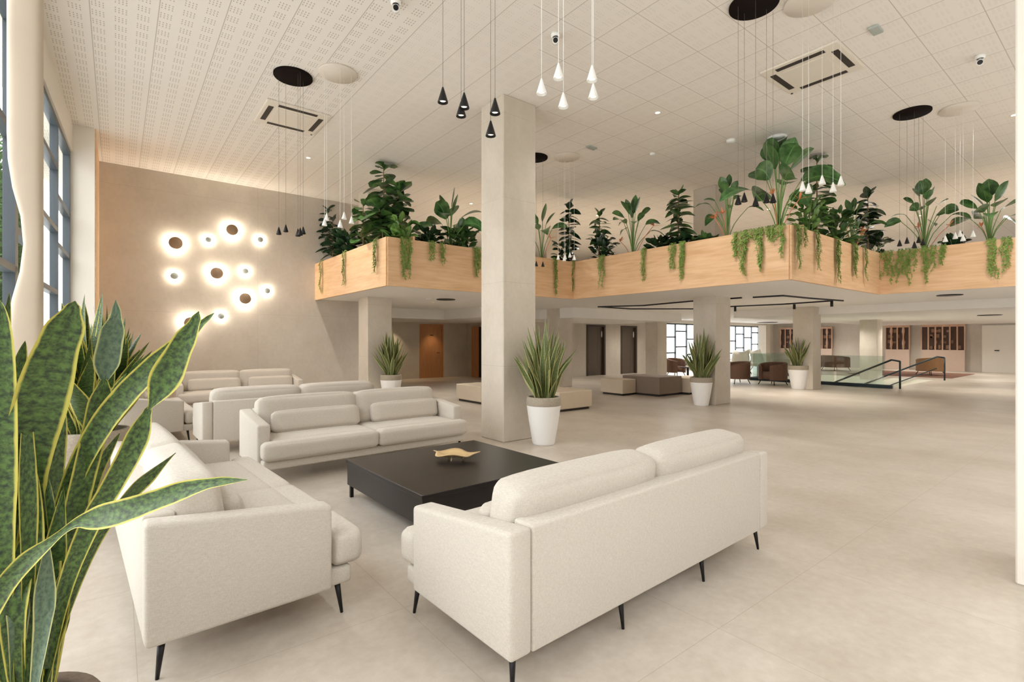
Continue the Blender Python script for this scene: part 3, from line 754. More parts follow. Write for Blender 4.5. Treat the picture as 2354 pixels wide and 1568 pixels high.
def disc(px, py, z, r, name, label, cat, mat, h=.03, group=None):
    p = on_z(px, py, z); bm = NB(); lathe(bm, [(0, -h), (r * .92, -h), (r, -h * .6), (r, 0), (0, 0)], 36)
    o = obj(name, bm, mat); o.location = (p.x, p.y, z); tag(o, label, cat, group); return o
disc(1787, 315, CZ, .16, 'access_point', 'white round device on the ceiling above the tall corner plant', 'ceiling device', 'white_metal', .05)
disc(1680, 321, CZ, .08, 'smoke_detector', 'small white detector left of the bigger white ceiling device', 'smoke detector', 'white_metal', .05)
disc(1500, 352, CZ, .05, 'smoke_detector', 'tiny white detector on the ceiling above the right balcony front', 'smoke detector', 'white_metal', .04)
def plate(px, py, label):
    p = on_z(px, py, CZ); o = obj('emergency_light', one(box, -.10, .10, -.05, .05, -.03, 0, bev=.006), 'pale_disc'); o.location = (p.x, p.y, CZ); tag(o, label, 'emergency light', 'ceiling emergency lights')
plate(2013, 66, 'small grey green ceiling box right of the large air conditioner'); plate(1360, 338, 'small grey ceiling box right of the white canopy beyond the column')
sof = 'round black speakers in the soffit'
disc(1025, 688, SZ, .24, 'ceiling_speaker', 'black round ceiling disc under the left balcony', 'speaker', 'black_metal', .02, sof)
disc(2183, 678, SZ, .24, 'ceiling_speaker', 'black round ceiling disc under the right balcony front', 'speaker', 'black_metal', .02, sof)
disc(2275, 724, 2.33, .3, 'ceiling_speaker', 'black round ceiling disc farther back at right, above the white door', 'speaker', 'black_metal', .02, sof)
disc(1764, 741, 2.33, .42, 'ceiling_speaker', 'black round ceiling disc deep under the balcony between two columns', 'speaker', 'black_metal', .02, sof)
disc(985, 687, SZ, .09, 'downlight', 'white round fitting beside the black disc under the left balcony', 'downlight', 'white_metal', .015)
# track lights: a black polygon of rails under the soffit
def track(pts, heads, label):
    P = [on_z(x, y, SZ) for x, y in pts]; c = sum(P, Vector()) / len(P)
    t = thing('track_light', label, 'track light', (c.x, c.y, SZ), group='black track lights under the balcony')
    bm = NB()
    for a, b in zip(P, P[1:]):
        d = b - a; an = math.atan2(d.y, d.x)
        box(bm, 0, d.length, -.02, .02, -.035, 0, mt=Matrix.Translation(a - c) @ Matrix.Rotation(an, 4, 'Z'))
    obj('rail', bm, 'black_metal', t)
    for x, y in heads:
        p = on_z(x, y, SZ) - c
        bm = NB(); tube(bm, [(p.x, p.y, -.03), (p.x, p.y, -.17)], .035, 14); h = obj('spot_head', bm, 'black_metal', t)
        l = bpy.data.lights.new('spot', 'SPOT'); l.energy = 60; l.spot_size = 1.9; l.spot_blend = .7; l.color = (1, .93, .84); l.shadow_soft_size = .04
        o = bpy.data.objects.new('spot_lamp', l); C.objects.link(o); o.parent = t; o.location = (p.x, p.y, -.19)
track([(1705, 683), (1590, 691), (1480, 701), (1375, 704), (1450, 709), (1590, 709), (1690, 703), (1800, 698), (1915, 690)], [(1826, 697), (1690, 703)], 'long bent black track light under the balcony, running behind the column right of centre')
track([(1731, 682), (1800, 678), (1860, 684), (1938, 690)], [(1912, 690)], 'short bent front rail of the black track lights right of the column')

# fill lamps added to brighten the rooms, drawn as small recessed fittings
def downlight(x, y, z, e, label, r=.06, col=(1, .85, .66), size=2.2):
    t = thing('downlight', label, 'downlight', (x, y, z), group='added fill downlights')
    bm = NB(); lathe(bm, [(r * .7, -.004), (r, -.008), (r, 0)], 24); obj('trim_ring', bm, 'white_metal', t)
    obj('lamp_face', one(lathe, [(0, -.002), (r * .7, -.002)], 20), 'lamp_glow', t)
    l = bpy.data.lights.new('down', 'SPOT'); l.energy = e; l.spot_size = size; l.spot_blend = .8; l.color = col; l.shadow_soft_size = .05
    o = bpy.data.objects.new('fill_lamp', l); C.objects.link(o); o.parent = t; o.location = (0, 0, -.02)
downlight(10.1, 17.85, 2.24, 16, 'added downlight grazing the wooden corridor door', col=(1, .72, .42), size=1.5)
downlight(8.35, 17.8, 2.24, 22, 'added downlight in the corridor beside the column', col=(1, .78, .5), size=1.7)

# ---------------------------------------------------------------- benches and armchairs under the balcony
def bench(x0, x1, y0, y1, h, mat, label):
    t = thing('bench', label, 'bench', ((x0 + x1) / 2, (y0 + y1) / 2, 0), group='low block benches')
    hx, hy = (x1 - x0) / 2, (y1 - y0) / 2
    obj('bench_body', one(box, -hx, hx, -hy, hy, .05, h, bev=.02), mat, t, smooth=False)
    obj('plinth', one(box, -hx + .05, hx - .05, -hy + .05, hy - .05, 0, .055), 'dark_slot', t)
bench(10.85, 11.43, 8.95, 9.75, .44, 'bench_cream', 'cream block bench left of the taupe block bench')
bench(11.45, 12.5, 8.2, 9.45, .52, 'bench_brown', 'large taupe block bench between two cream ones')
bench(12.55, 13.6, 8.0, 8.75, .46, 'bench_cream', 'cream block bench behind the potted plant right of centre')
bench(7.3, 8.3, 7.7, 9.2, .42, 'bench_cream', 'cream block bench just right of the central column base')
bench(6.75, 7.7, 9.8, 10.9, .42, 'bench_cream', 'cream block bench just left of the central column base')
def tub_chair(name, mat, label, x, y, rz, group='brown tub armchairs', w=.78, seat='brown_vel'):
    t = thing(name, label, 'armchair', (x, y, 0), rz, group=group)
    bm = NB(); n = 22; ri, ro = w / 2 - .09, w / 2
    prev = None
    for i in range(n + 1):
        a = -.35 * PI + (1.7 * PI) * i / n; s = math.sin(a - PI / 2 + PI)
        k = (i / n - .5) * 2; top = .66 + .12 * math.cos(k * PI / 2)
        q = []
        ca, sa = math.cos(a + PI * .0), math.sin(a)
        for r_, z in ((ro, .17), (ro, top - .03), (ro - .03, top), (ri + .03, top), (ri, top - .03), (ri, .17)):
            q.append(bm.verts.new((r_ * ca, r_ * sa, z)))
        if prev:
            for j in range(6): bm.faces.new((prev[j], prev[(j + 1) % 6], q[(j + 1) % 6], q[j]))
        else: bm.faces.new(q)
        prev = q
    bm.faces.new(prev[::-1]); bmesh.ops.rotate(bm, cent=(0, 0, 0), matrix=Matrix.Rotation(0, 3, 'Z'), verts=bm.verts[:])
    obj('shell', bm, mat, t, smooth=False)
    bm = NB(); lathe(bm, [(0, .2), (ri - .01, .2), (ri - .01, .40), (ri - .05, .44), (0, .45)], 28); obj('seat', bm, seat, t)
    for a in (.8, 2.35, 3.93, 5.5):
        bm = NB(); tube(bm, [(ri * .95 * math.cos(a), ri * .95 * math.sin(a), .2), (ro * math.cos(a), ro * math.sin(a), 0)], .014, 8); obj('leg', bm, 'black_metal', t)
    return t
tub_chair('tub_armchair', 'brown_vel', 'brown tub armchair left of the potted plant right of centre, farthest back', 18.7, 12.55, R(340))
tub_chair('tub_armchair', 'brown_vel', 'brown tub armchair just right of the column right of centre', 17.35, 9.15, R(240), w=.85)
tub_chair('tub_armchair', 'brown_vel', 'brown tub armchair between the two columns, nearest of the brown ones', 17.75, 8.1, R(255), w=.9)
tub_chair('tub_armchair', 'brown_vel', 'dark brown tub armchair beyond the stair opening, before the beige wall', 28.9, 10.05, R(60), w=1.25)
tub_chair('tub_armchair', 'brown_vel', 'dark brown tub armchair beyond the stair opening, beside the left lattice', 27.7, 10.85, R(200), w=1.1)
tub_chair('tub_armchair', 'orange_chair', 'ochre armchair in front of the right lattice screen', 28.0, 6.05, R(150), w=1.0, seat='orange_chair').location.z = .016
# round side table
def side_table(x, y, h, r, mat, label):
    t = thing('side_table', label, 'table', (x, y, 0), group='small round side tables')
    bm = NB(); lathe(bm, [(0, h - .03), (r, h - .03), (r, h), (0, h)], 28); obj('tabletop', bm, mat, t)
    bm = NB(); lathe(bm, [(.04, .02), (.04, h - .03)], 14); obj('stem', bm, 'black_metal', t)
    bm = NB(); lathe(bm, [(0, 0), (r * .6, 0), (r * .6, .02), (0, .02)], 24); obj('foot', bm, 'black_metal', t)
side_table(18.1, 11.6, .45, .32, 'black_wood', 'small black round table beside the farthest brown armchair')
side_table(20.5, 11.6, .72, .5, 'white_metal', 'pale round table behind the brown armchairs')
# white shell lounge chairs
def shell_chair(x, y, rz, label, mat='stair_white'):
    t = thing('lounge_chair', label, 'chair', (x, y, 0), rz, group='white shell lounge chairs')
    bm = NB(); rows = []
    for i in range(9):
        s = i / 8; row = []
        z = .42 if s < .5 else .42 + (s - .5) * 1.3; yy = .35 - s * .75 if s < .5 else -.025 - (s - .5) * .55
        for k in range(9):
            q = k / 4 - 1; row.append(bm.verts.new((q * .38 * (1 - .25 * s * s), yy + .14 * q * q * (s), z + .16 * q * q * (1 - .4 * s))))
        rows.append(row)
    for a, b in zip(rows, rows[1:]):
        for k in range(8): bm.faces.new((a[k], a[k + 1], b[k + 1], b[k])).smooth = True
    o = obj('shell', bm, mat, t); md = o.modifiers.new('s', 'SOLIDIFY'); md.thickness = .03
    for sx in (-1, 1):
        for sy in (-1, 1):
            bm = NB(); tube(bm, [(sx * .12, sy * .12, .42), (sx * .3, sy * .3, 0)], .012, 8); obj('leg', bm, 'black_metal', t)
shell_chair(19.6, 10.2, R(-60), 'white shell lounge chair behind the nearest brown armchair, by the garden window')
shell_chair(21.4, 10.4, R(160), 'second white shell lounge chair, partly behind the plant pot near the stair')
shell_chair(22.6, 11.6, R(30), 'white shell lounge chair farthest back below the zigzag window')

# ---------------------------------------------------------------- stair opening with rails
x0, x1, y0, y1 = ST
bm = NB()
box(bm, x0 + .001, x0 + .03, y0, y1, -1.9, -.004); box(bm, x1 - .03, x1 - .001, y0, y1, -2.4, -.004); box(bm, x0 + .03, x1 - .03, y1 - .03, y1 - .001, -2.4, -.004)
struct('wall_stairwell', bm, 'stair_white')
bm = NB()
for i in range(13): box(bm, x0 + .035, x1 - .035, y0 + .004 + i * .3, y0 + .004 + (i + 1) * .3, -2.6, -.16 * (i + 1))
box(bm, x0 + .035, x1 - .035, y0 + 3.904, y1 - .035, -2.6, -2.3)
struct('staircase', bm, 'stair_white')
t = thing('glass_balustrade', 'glass balustrade with dark base curb along the near side of the stair opening', 'railing', (x0, y0, 0))
obj('base_curb', one(box, -.13, .0, -.12, y1 - y0, 0.001, .11), 'dark_green_metal', t)
bm = NB()
for i in range(3): box(bm, -.075, -.06, .1 + i * 1.42, 1.45 + i * 1.42, .1, 1.02)
obj('glass_panel', bm, 'rail_glass', t)
t = thing('glass_balustrade', 'glass balustrade along the far side of the stair opening', 'railing', (x0, y1, 0))
obj('base_curb', one(box, .03, x1 - x0, .03, .12, 0.001, .11), 'dark_green_metal', t)
bm = NB()
for i in range(3): box(bm, .1 + i * 1.8, 1.8 + i * 1.8, .07, .085, .1, 1.02)
obj('glass_panel', bm, 'rail_glass', t)
def handrail(x, label):
    t = thing('handrail', label, 'handrail', (x, y0, 0), group='dark stair handrails')
    bm = NB(); tube(bm, [(0, -.28, .86), (0, -.06, .90), (0, 3.6, -.95)], .03, 10); obj('top_rail', bm, 'dark_green_metal', t)
    bm = NB(); tube(bm, [(0, -.05, .45), (0, 3.6, -1.4)], .018, 10); obj('mid_rail', bm, 'dark_green_metal', t)
    bm = NB(); tube(bm, [(0, -.28, 0.0), (0, -.28, .87)], .028, 10); obj('post', bm, 'dark_green_metal', t)
handrail(x0 + .06, 'dark stair handrail at the near corner of the opening, left of the other')
handrail(x1 - .06, 'dark stair handrail at the far side of the opening, right of the other')
# lattice screens with shelves behind
def lattice(ya, yb, label, n, wavy=True):
    t = thing('lattice_screen', label, 'screen', (32.9, (ya + yb) / 2, 0), group='wooden lattice screens')
    h = (yb - ya) / 2
    obj('lower_panel', one(box, -.12, .0, -h, h, 0, 1.05), 'lattice_panel', t)
    obj('top_rail', one(box, -.12, 0, -h, h, 2.22, 2.33), 'lattice', t)
    obj('shelf_back', one(box, -.01, .04, -h, h, 1.05, 2.22), 'shelf_dark', t)
    rnd = random.Random(n)
    bm = NB()
    for i in range(n * 3):
        y = rnd.uniform(-h + .1, h - .1); z = 1.1 + (i % 4) * .28; s = rnd.uniform(.04, .09)
        box(bm, -.05, -.012, y - s, y + s, z, z + rnd.uniform(.08, .2))
    obj('shelf_items', bm, 'shelf_item', t)
    for i in range(n + 1):
        y = -h + 2 * h * i / n
        bm = NB()
        if wavy and i % 2 == 1:
            lathe(bm, [(.03 + .035 * abs(math.sin(k * .55)) ** 3, 1.05 + k * .117) for k in range(11)], 10, c=(-.1, y, 0))
        else: box(bm, -.13, -.08, y - .028, y + .028, 1.05, 2.22)
        obj('slat', bm, 'lattice', t)
lattice(5.75, 7.45, 'wooden lattice screen farthest right, next to the grey wall by the white door', 6, False)
lattice(7.95, 9.0, 'wooden lattice screen right of the far column, left of the rightmost screen', 4)
lattice(11.6, 12.9, 'wooden lattice screen left, seen between the potted plant column and beige wall', 5)
lattice(13.6, 14.5, 'narrow wooden lattice part visible left of the potted plant column', 3)
bm = NB(); box(bm, 26.2, 30.5, 5.0, 8.6, .002, .014); tag(obj('rug', bm, 'rug'), 'reddish brown rug under the ochre armchair beyond the stairs', 'rug')

for i, (x, y, z) in enumerate([(6.8, 12.2, SZ), (10.2, 13.6, 2.24), (14.0, 9.6, SZ), (13.4, 13.2, 2.24), (18.2, 13.4, SZ), (19.0, 10.6, SZ), (22.4, 11.2, SZ), (26.5, 11.4, SZ), (22.0, 7.4, 2.33), (24.0, 6.0, 2.33), (30.0, 4.4, 2.33), (30.6, 7.4, 2.33), (30.8, 11.0, SZ), (26.5, 3.6, 2.33), (20.4, 3.0, 2.33)]):  # downlights added for bounce light under the balcony and over the stairs
    downlight(x, y, z, {1: 18, 3: 40}.get(i, 75 if i < 9 else 95), ['left bay behind the column', 'before the corridor doors', 'above the low benches', 'before the lift doors', 'beyond the lifts', 'above the brown armchairs', 'over the garden lounge', 'by the zigzag window', 'above the stair opening', 'over the far end of the stairs', 'before the white far door', 'before the right lattice screen', 'before the left lattice screen', 'over the rug', 'over the open floor at right'][i].join(('small recessed downlight ', '')), r=.05, col=(1, .94, .86), size=2.6)

UL = [(7.4, 11.2, 'behind the left balcony corner plants'), (8.6, 14.4, 'deepest at left over the upper floor'), (11.0, 10.0, 'behind the inner balcony corner'), (13.6, 12.6, 'deep over the upper floor, between the upper columns'),
      (14.2, 6.6, 'behind the large corner bird of paradise'), (18.4, 4.2, 'behind the second inner balcony corner'), (18.4, 10.2, 'far over the middle of the upper floor'), (16.6, 1.2, 'behind the far right plants'), (23.5, 7.0, 'farthest away over the upper floor')]
for x, y, w in UL:  # added lamps that brighten the upper floor and the ceiling above it
    downlight(x, y, CZ, 190, 'tiny added fill downlight in the high ceiling ' + w, r=.05, col=(1, .95, .88), size=2.7)
for x, y, w in [(3.0, 10.4, 'over the rear sofas'), (6.8, 4.9, 'right of the central column'), (11.4, 1.4, 'at far right, before the balcony')]:  # three more fill lamps added over the hall
    downlight(x, y, CZ, 110, 'tiny added fill downlight in the high ceiling ' + w, r=.05, col=(1, .95, .88), size=2.7)

# ---------------------------------------------------------------- balcony planting
UP = Vector((0, 0, 1))
def leaf_at(bm, o, d, L, w, droop=.25, kind='ov', roll=0):
    d = d.normalized(); n = 7
    pts = [o + d * (L * k / (n - 1)) - UP * (droop * L * (k / (n - 1)) ** 2) for k in range(n)]
    side = d.cross(UP)
    if side.length < .1: side = Vector((1, 0, 0))
    nr = side.normalized().cross(d).normalized()
    nr = Matrix.Rotation(roll, 3, d) @ nr
    if kind == 'fid': f = lambda t: w * (math.sin(PI * min(1, t * .86 + .04) ** 1.6) * .95 + .03) * (1 if t < .97 else .5)
    elif kind == 'lance': f = lambda t: w * math.sin(PI * (t * .96 + .02) ** .8) + .001
    else: f = lambda t: w * math.sin(PI * (t * .97 + .02) ** .9) ** .8 + .001
    blade(bm, pts, f, nr, cup=.18)
def sph(rnd, el):
    a = rnd.uniform(0, 2 * PI); return Vector((math.cos(a) * math.cos(el), math.sin(a) * math.cos(el), math.sin(el)))
def keep_in(bm, base):
    for v in bm.verts:
        if v.co.z < .135 and max(abs(v.co.x), abs(v.co.y)) > .16: v.co.z = .135 + (v.co.z % .02)
        if v.co.z > 1.74: v.co.z = 1.74 - (v.co.z % .02)
        if v.co.y + base[1] > 13.16: v.co.y = 13.16 - base[1] - (v.co.y % .03)
def tree_plant(label, base, h, kind, seed, spread=.34, n=26, ll=.30, lw=.10, bare=.25, branches=1, group='fig and rubber plants on the balcony', name='fiddle_leaf_fig', mat='fig'):
    rnd = random.Random(seed); t = thing(name, label, 'plant', base, group=group)
    st, lf = NB(), NB()
    for b in range(branches):
        a = rnd.uniform(0, 2 * PI); off = (spread * .7 if branches > 1 else .04) * (b > 0)
        hh = h * (1 - .28 * b)
        top = Vector((off * math.cos(a), off * math.sin(a), hh))
        P = [Vector((0, 0, -.02)), Vector((off * .3 * math.cos(a), off * .3 * math.sin(a), hh * .5)), top]
        tube(st, catmull(P, 3), .018, 6, .008)
        for i in range(n):
            s = bare + (1 - bare) * (i + .5) / n; p = P[0].lerp(P[1], s * 2) if s < .5 else P[1].lerp(P[2], s * 2 - 1)
            el = rnd.uniform(-.15, .45) if i < n - 4 else rnd.uniform(.6, 1.2)
            an = i * 2.4 + rnd.uniform(-.3, .3); d = Vector((math.cos(an) * math.cos(el), math.sin(an) * math.cos(el), math.sin(el)))
            sc_ = (1.0 - .35 * max(0, s - .6)) * rnd.uniform(.75, 1.15)
            leaf_at(lf, p, d, ll * sc_, lw * sc_, rnd.uniform(.1, .55), kind, rnd.uniform(-.5, .5))
    keep_in(lf, base); obj('stem', st, 'trunk', t); obj('foliage', lf, mat, t, fix=False); return t
def strelitzia(label, base, h, seed, n=9, spread=.45, bl=.45, bw=.11, flowers=0, mat='strel'):
    rnd = random.Random(seed); t = thing('bird_of_paradise', label, 'plant', base, group='bird of paradise plants on the balcony')
    st, lf = NB(), NB()
    for i in range(n):
        a = i * 2.4 + rnd.uniform(-.4, .4); q = (i + .6) / n; H = h * (1 - .5 * q) * rnd.uniform(.85, 1) - bl * .35 * (1 - q); out = spread * q
        P = [Vector((0, 0, 0)), Vector((out * .25 * math.cos(a), out * .25 * math.sin(a), H * .55)), Vector((out * .75 * math.cos(a), out * .75 * math.sin(a), H))]
        tube(st, catmull(P, 3), .011, 5, .006)
        d = (P[2] - P[1]).normalized() + Vector((math.cos(a), math.sin(a), 0)) * (.1 + .9 * q); d.normalize()
        leaf_at(lf, P[2], d, bl * rnd.uniform(.8, 1.15), bw * rnd.uniform(.8, 1.15), .1 + .7 * q, 'ov', rnd.uniform(-.9, .9))
    keep_in(lf, base); obj('stem', st, 'stem_green', t); obj('foliage', lf, mat, t, fix=False)
    for k in range(flowers):
        a = rnd.uniform(0, 2 * PI); H = h * rnd.uniform(.3, .5); r = spread * rnd.uniform(.4, .8)
        bm = NB(); top = Vector((r * math.cos(a), r * math.sin(a), H)); tube(bm, [(0, 0, 0), (top.x * .6, top.y * .6, H * .7), tuple(top)], .007, 5)
        for j in range(5): leaf_at(bm, top, sph(rnd, rnd.uniform(.3, 1.3)), .14, .02, .1, 'lance')
        leaf_at(bm, top, Vector((math.cos(a), math.sin(a), .1)), .18, .018, .1, 'lance'); obj('flower', bm, 'orange', t, fix=False)
    return t
def bush(label, base, h, seed, r=.3, n=60, ll=.18, lw=.05, mat='rubber', name='leafy_shrub', kind='ov'):
    rnd = random.Random(seed); t = thing(name, label, 'plant', base, group='low leafy shrubs on the balcony'); lf, st = NB(), NB()
    for i in range(n):
        d = sph(rnd, rnd.uniform(.05, 1.4)); p = Vector((d.x * r * .6, d.y * r * .6, h * rnd.uniform(.05, .75)))
        leaf_at(lf, p, d + Vector((0, 0, .1)), ll * rnd.uniform(.7, 1.2), lw * rnd.uniform(.7, 1.2), rnd.uniform(0, .6), kind, rnd.uniform(-.6, .6))
        if i % 5 == 0: tube(st, [(0, 0, -.02), (p.x * .5, p.y * .5, p.z * .7), tuple(p)], .006, 4)
    keep_in(lf, base); obj('stem', st, 'stem_green', t); obj('foliage', lf, mat, t, fix=False); return t
E = {1: ('x', 4.28), 2: ('y', 9.18), 4: ('x', 9.22), 5: ('y', 4.08), 6: ('x', 13.68)}
def spot(px, ytop, e):
    ax, v = E[e]; d = ray(px, 784)
    T = v / (d.x if ax == 'x' else d.y); x, y = d.x * T, d.y * T
    return (x, y, 3.36), EYE + (784 - ytop) / F_PX * T - 3.36
def TP(px, yt, e, label, **k):
    b, h = spot(px, yt, e); h -= .12; k['ll'] = k.get('ll', .3) * 1.2; k['lw'] = k.get('lw', .1) * 1.25; k['n'] = int(k.get('n', 26) * 1.35); return tree_plant(label, b, h, k.pop('kind', 'fid'), int(px), **k)
def ST_(px, yt, e, label, **k):
    b, h = spot(px, yt, e); k['bw'] *= 1.15; k['bl'] *= 1.1; k['n'] = int(k['n'] * 1.4); return strelitzia(label, b, h, int(px), **k)
def BU(px, yt, e, label, **k):
    b, h = spot(px, yt, e); k['r'] = k.get('r', .3) * 1.15; k['n'] = int(k.get('n', 60) * 1.5); k['ll'] = k.get('ll', .18) * 1.15; k['lw'] = k.get('lw', .05) * 1.25; return bush(label, b, h, int(px), **k)
rub = dict(kind='ov', name='rubber_plant', mat='rubber', ll=.26, lw=.075)
TP(740, 478, 1, 'dark rubber plant at the left end of the balcony, by the stone wall', n=26, spread=.3, **rub)
TP(765, 490, 1, 'dark rubber plant second from the left end of the balcony', n=26, **rub)
BU(800, 520, 1, 'dark shrub between the rubber plants and the tall fig at left', r=.35, n=70, ll=.24, lw=.07)
TP(835, 455, 1, 'dark leafy fig just left of the tallest fig', n=30, ll=.28, lw=.09)
TP(882, 368, 1, 'tallest fiddle fig at the left balcony corner, with bare lower trunks', n=26, ll=.34, lw=.13, bare=.36, spread=.5, branches=3, mat='fig')
BU(920, 480, 2, 'light green shrub at the left balcony corner, right of the tallest fig', r=.28, n=40, mat='lightleaf', ll=.2, lw=.06)
BU(985, 520, 2, 'low dark shrub between the left corner and the drooping big leaves', r=.3, n=50)
ST_(1035, 452, 2, 'broad leafed plant left of the central column, drooping toward it', n=8, bl=.55, bw=.13, spread=.55, flowers=1)
BU(1060, 510, 2, 'low green shrub just left of the central column', r=.32, n=60, mat='fig', ll=.22, lw=.07)
ST_(1245, 470, 2, 'broad leafed plant right beside the central column, partly hidden', n=6, bl=.5, bw=.1, spread=.5, flowers=1)
TP(1308, 462, 2, 'slender dark rubber plant at the inner balcony corner', n=34, spread=.1, **rub)
BU(1300, 540, 2, 'low dark shrub at the inner balcony corner', r=.3, n=50)
TP(1378, 478, 4, 'bushy green plant right of the slender dark rubber plant', n=28, ll=.26, lw=.07, kind='lance', mat='fig', name='umbrella_plant')
BU(1385, 520, 4, 'low dark shrub under the bushy green plant', r=.3, n=60)
ST_(1455, 452, 4, 'fan shaped bird of paradise with orange flower, middle of the balcony front', n=10, bl=.42, bw=.07, spread=.6, flowers=2)
BU(1520, 545, 4, 'low dark shrub right of the fan shaped bird of paradise', r=.3, n=50)
TP(1560, 430, 4, 'layered umbrella plant over the hanging vine pair', n=38, ll=.3, lw=.07, kind='lance', mat='fig', name='umbrella_plant')
BU(1565, 540, 4, 'low dark shrub at the foot of the layered umbrella plant', r=.3, n=60)
BU(1625, 548, 4, 'low shrub before the upper stone column', r=.25, n=40, mat='fig')
ST_(1672, 395, 4, 'long stemmed bird of paradise with orange flowers before the upper column', n=9, bl=.3, bw=.075, spread=.55, flowers=2)
ST_(1790, 322, 4, 'largest bird of paradise, with huge leaves at the right balcony corner', n=12, bl=.55, bw=.16, spread=.7, flowers=2)
TP(1878, 350, 5, 'tall fiddle fig behind the white pendants at the right balcony corner', n=34, ll=.26, lw=.11, bare=.2, mat='fig')
BU(1860, 440, 5, 'light green shrub at the right corner below the white pendants', r=.35, n=60, mat='lightleaf', ll=.2, lw=.05)
BU(1925, 460, 5, 'dark dense shrub right of the tall fiddle fig', r=.38, n=80, ll=.22, lw=.06, mat='fig')
ST_(1960, 455, 5, 'spreading plant with orange flowers right of the tall fiddle fig', n=9, bl=.34, bw=.06, spread=.5, flowers=3)
TP(1995, 436, 5, 'dark wide leafed fig above the second inner corner', n=30, ll=.32, lw=.09, kind='ov', mat='rubber', spread=.4, name='rubber_plant')
BU(2010, 520, 5, 'low dark shrub at the second inner corner', r=.3, n=50)
ST_(2125, 420, 6, 'upright plant with oval leaves and orange flowers, right balcony front', n=12, bl=.32, bw=.1, spread=.6, flowers=2)
BU(2190, 540, 6, 'small dark shrub behind the far right white pendants', r=.2, n=30)
ST_(2275, 432, 6, 'bird of paradise farthest right, beside the white pillar', n=10, bl=.42, bw=.12, spread=.55, flowers=1)

# trailing vines over the planter front
def vine(px, y0_, y1_, w, e, label, seed):
    ax, v = {1: ('x', 3.955), 2: ('y', 8.855), 4: ('x', 8.885), 5: ('y', 3.755), 6: ('x', 13.355)}[e]
    d = ray(px, 784); T = v / (d.x if ax == 'x' else d.y); p = Vector((d.x * T, d.y * T, PZ + .02))
    L = (y1_ - y0_) / F_PX * T; W = w / F_PX * T / (abs(d.normalized().y if ax == 'x' else d.normalized().x) + .25)
    along = Vector((0, 1, 0)) if ax == 'x' else Vector((1, 0, 0)); out = Vector((-1, 0, 0)) if ax == 'x' else Vector((0, -1, 0))
    rnd = random.Random(seed); bm = NB(); ns = max(6, int(w / 1.8))
    for s in range(ns):
        k = rnd.uniform(-.5, .5) * W * .8; l = L * (1 - rnd.random() ** 1.4 * .6) if s else L; ph = rnd.uniform(0, 6); o0 = rnd.uniform(0, .03)
        pts = [-out * .14 + along * k * .6 + UP * -.05, out * .0 + along * k + UP * .02]
        m = 10
        for i in range(1, m + 1):
            pts.append(out * (.02 + o0 + .015 * math.sin(i + ph)) + along * (k * (1 - .35 * i / m) + .018 * math.sin(i * .9 + ph)) - UP * (l * i / m))
        tube(bm, pts, .004, 3)
        for i in range(int(l * 55)):
            q = 1 + rnd.random() * (m); a = pts[int(q)].lerp(pts[min(len(pts) - 1, int(q) + 1)], q % 1)
            dd = (along * rnd.uniform(-1, 1) + out * rnd.uniform(0, .7) - UP * rnd.uniform(.3, 1.2)).normalized() * rnd.uniform(.035, .07); sd = dd.cross(out + along * .3).normalized() * .010
            bm.faces.new([bm.verts.new(a), bm.verts.new(a + dd * .5 + sd), bm.verts.new(a + dd), bm.verts.new(a + dd * .5 - sd)])
    o = obj('hanging_vine', bm, 'vine', fix=False); o.location = p; tag(o, label, 'plant', 'vines hanging over the balcony front')
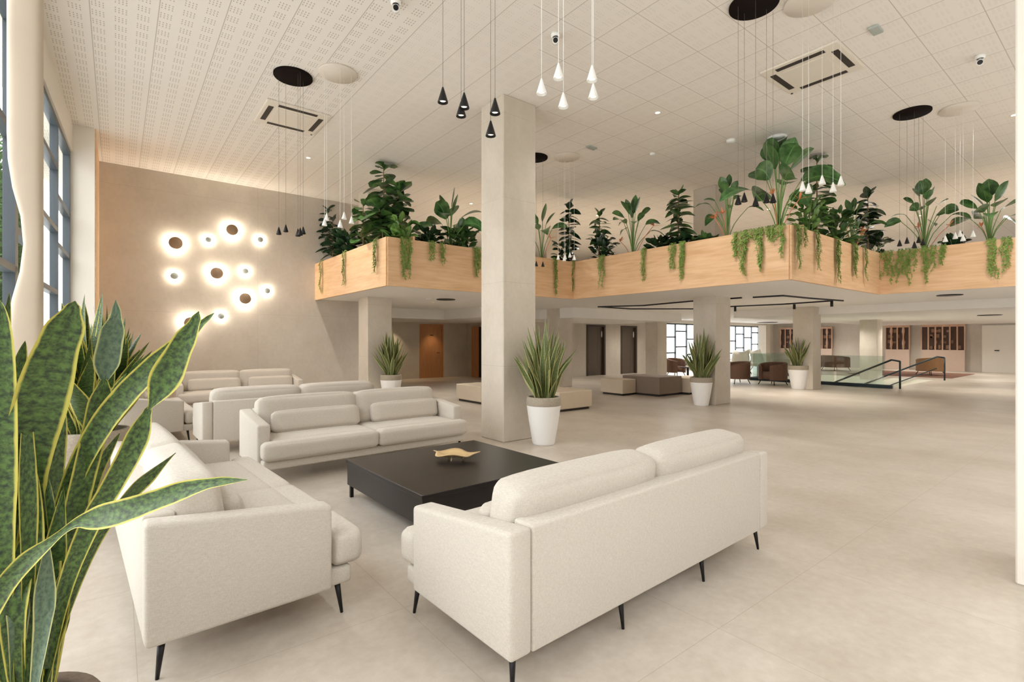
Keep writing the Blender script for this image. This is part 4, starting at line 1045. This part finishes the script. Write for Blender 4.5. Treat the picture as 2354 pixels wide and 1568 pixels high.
V = [(740, 605, 682, 12, 1, 'thin faint vine'), (793, 575, 652, 14, 1, 'narrow vine'), (866, 548, 628, 18, 1, 'bright vine just left of the left corner'),
     (935, 550, 645, 26, 2, 'thick vine right of the left corner'), (992, 560, 606, 14, 2, 'short vine'), (1016, 562, 612, 12, 2, 'short wispy vine'), (1096, 572, 640, 22, 2, 'vine touching the central column edge'),
     (1275, 596, 682, 14, 2, 'long vine just right of the central column'), (1316, 600, 682, 16, 4, 'long brownish vine at the inner corner'), (1384, 590, 662, 18, 4, 'long vine under the bushy plant'),
     (1481, 575, 650, 10, 4, 'very thin vine'), (1548, 562, 620, 14, 4, 'left strand of the vine pair'), (1568, 560, 648, 18, 4, 'right strand of the vine pair'),
     (1694, 540, 600, 14, 4, 'vine at the left of the corner fringe'), (1709, 538, 638, 14, 4, 'longest vine left of the corner'), (1730, 535, 562, 30, 4, 'short fringe of vine'), (1746, 532, 632, 13, 4, 'second long vine left of the corner'),
     (1775, 525, 560, 34, 4, 'short thick fringe nearest the corner'), (1801, 522, 598, 10, 4, 'thin vine close to the corner'),
     (1831, 530, 632, 22, 5, 'thick bright vine just right of the corner'), (1846, 532, 580, 16, 5, 'short bright vine right of the corner'), (1876, 545, 636, 18, 5, 'long vine, second from the right corner'), (1923, 560, 664, 26, 5, 'wide pale vine'),
     (1962, 575, 655, 30, 5, 'thickest dark vine'), (1986, 580, 660, 14, 5, 'vine near the second inner corner'), (2017, 590, 668, 12, 6, 'long dark vine exactly at the second inner corner'),
     (2038, 585, 640, 10, 6, 'first vine to the right of the second inner corner'), (2056, 584, 660, 12, 6, 'second vine to the right of the second inner corner'), (2078, 580, 636, 14, 6, 'third vine to the right of the second inner corner'),
     (2096, 578, 660, 14, 6, 'fourth vine to the right of the second inner corner'), (2112, 577, 600, 12, 6, 'short stub of vine'), (2137, 574, 656, 18, 6, 'longest vine'), (2155, 572, 618, 20, 6, 'broad short vine'),
     (2286, 562, 650, 14, 6, 'faint vine close to the white pillar'), (2306, 560, 655, 16, 6, 'faint vine touching the white pillar')]
where = {1: 'on the left side of the left balcony corner', 2: 'on the balcony front either side of the central column', 4: 'on the long balcony front right of the central column', 5: 'on the short front right of the big corner', 6: 'on the far right balcony front'}
for i, (px, a, b, w, e, lab) in enumerate(V):
    wh = where[e] if 'corner' not in lab and 'column' not in lab and 'pillar' not in lab else 'hanging over the wooden balcony front'
    vine(px, a, b, w, e, f'{lab} {wh}', 300 + i)
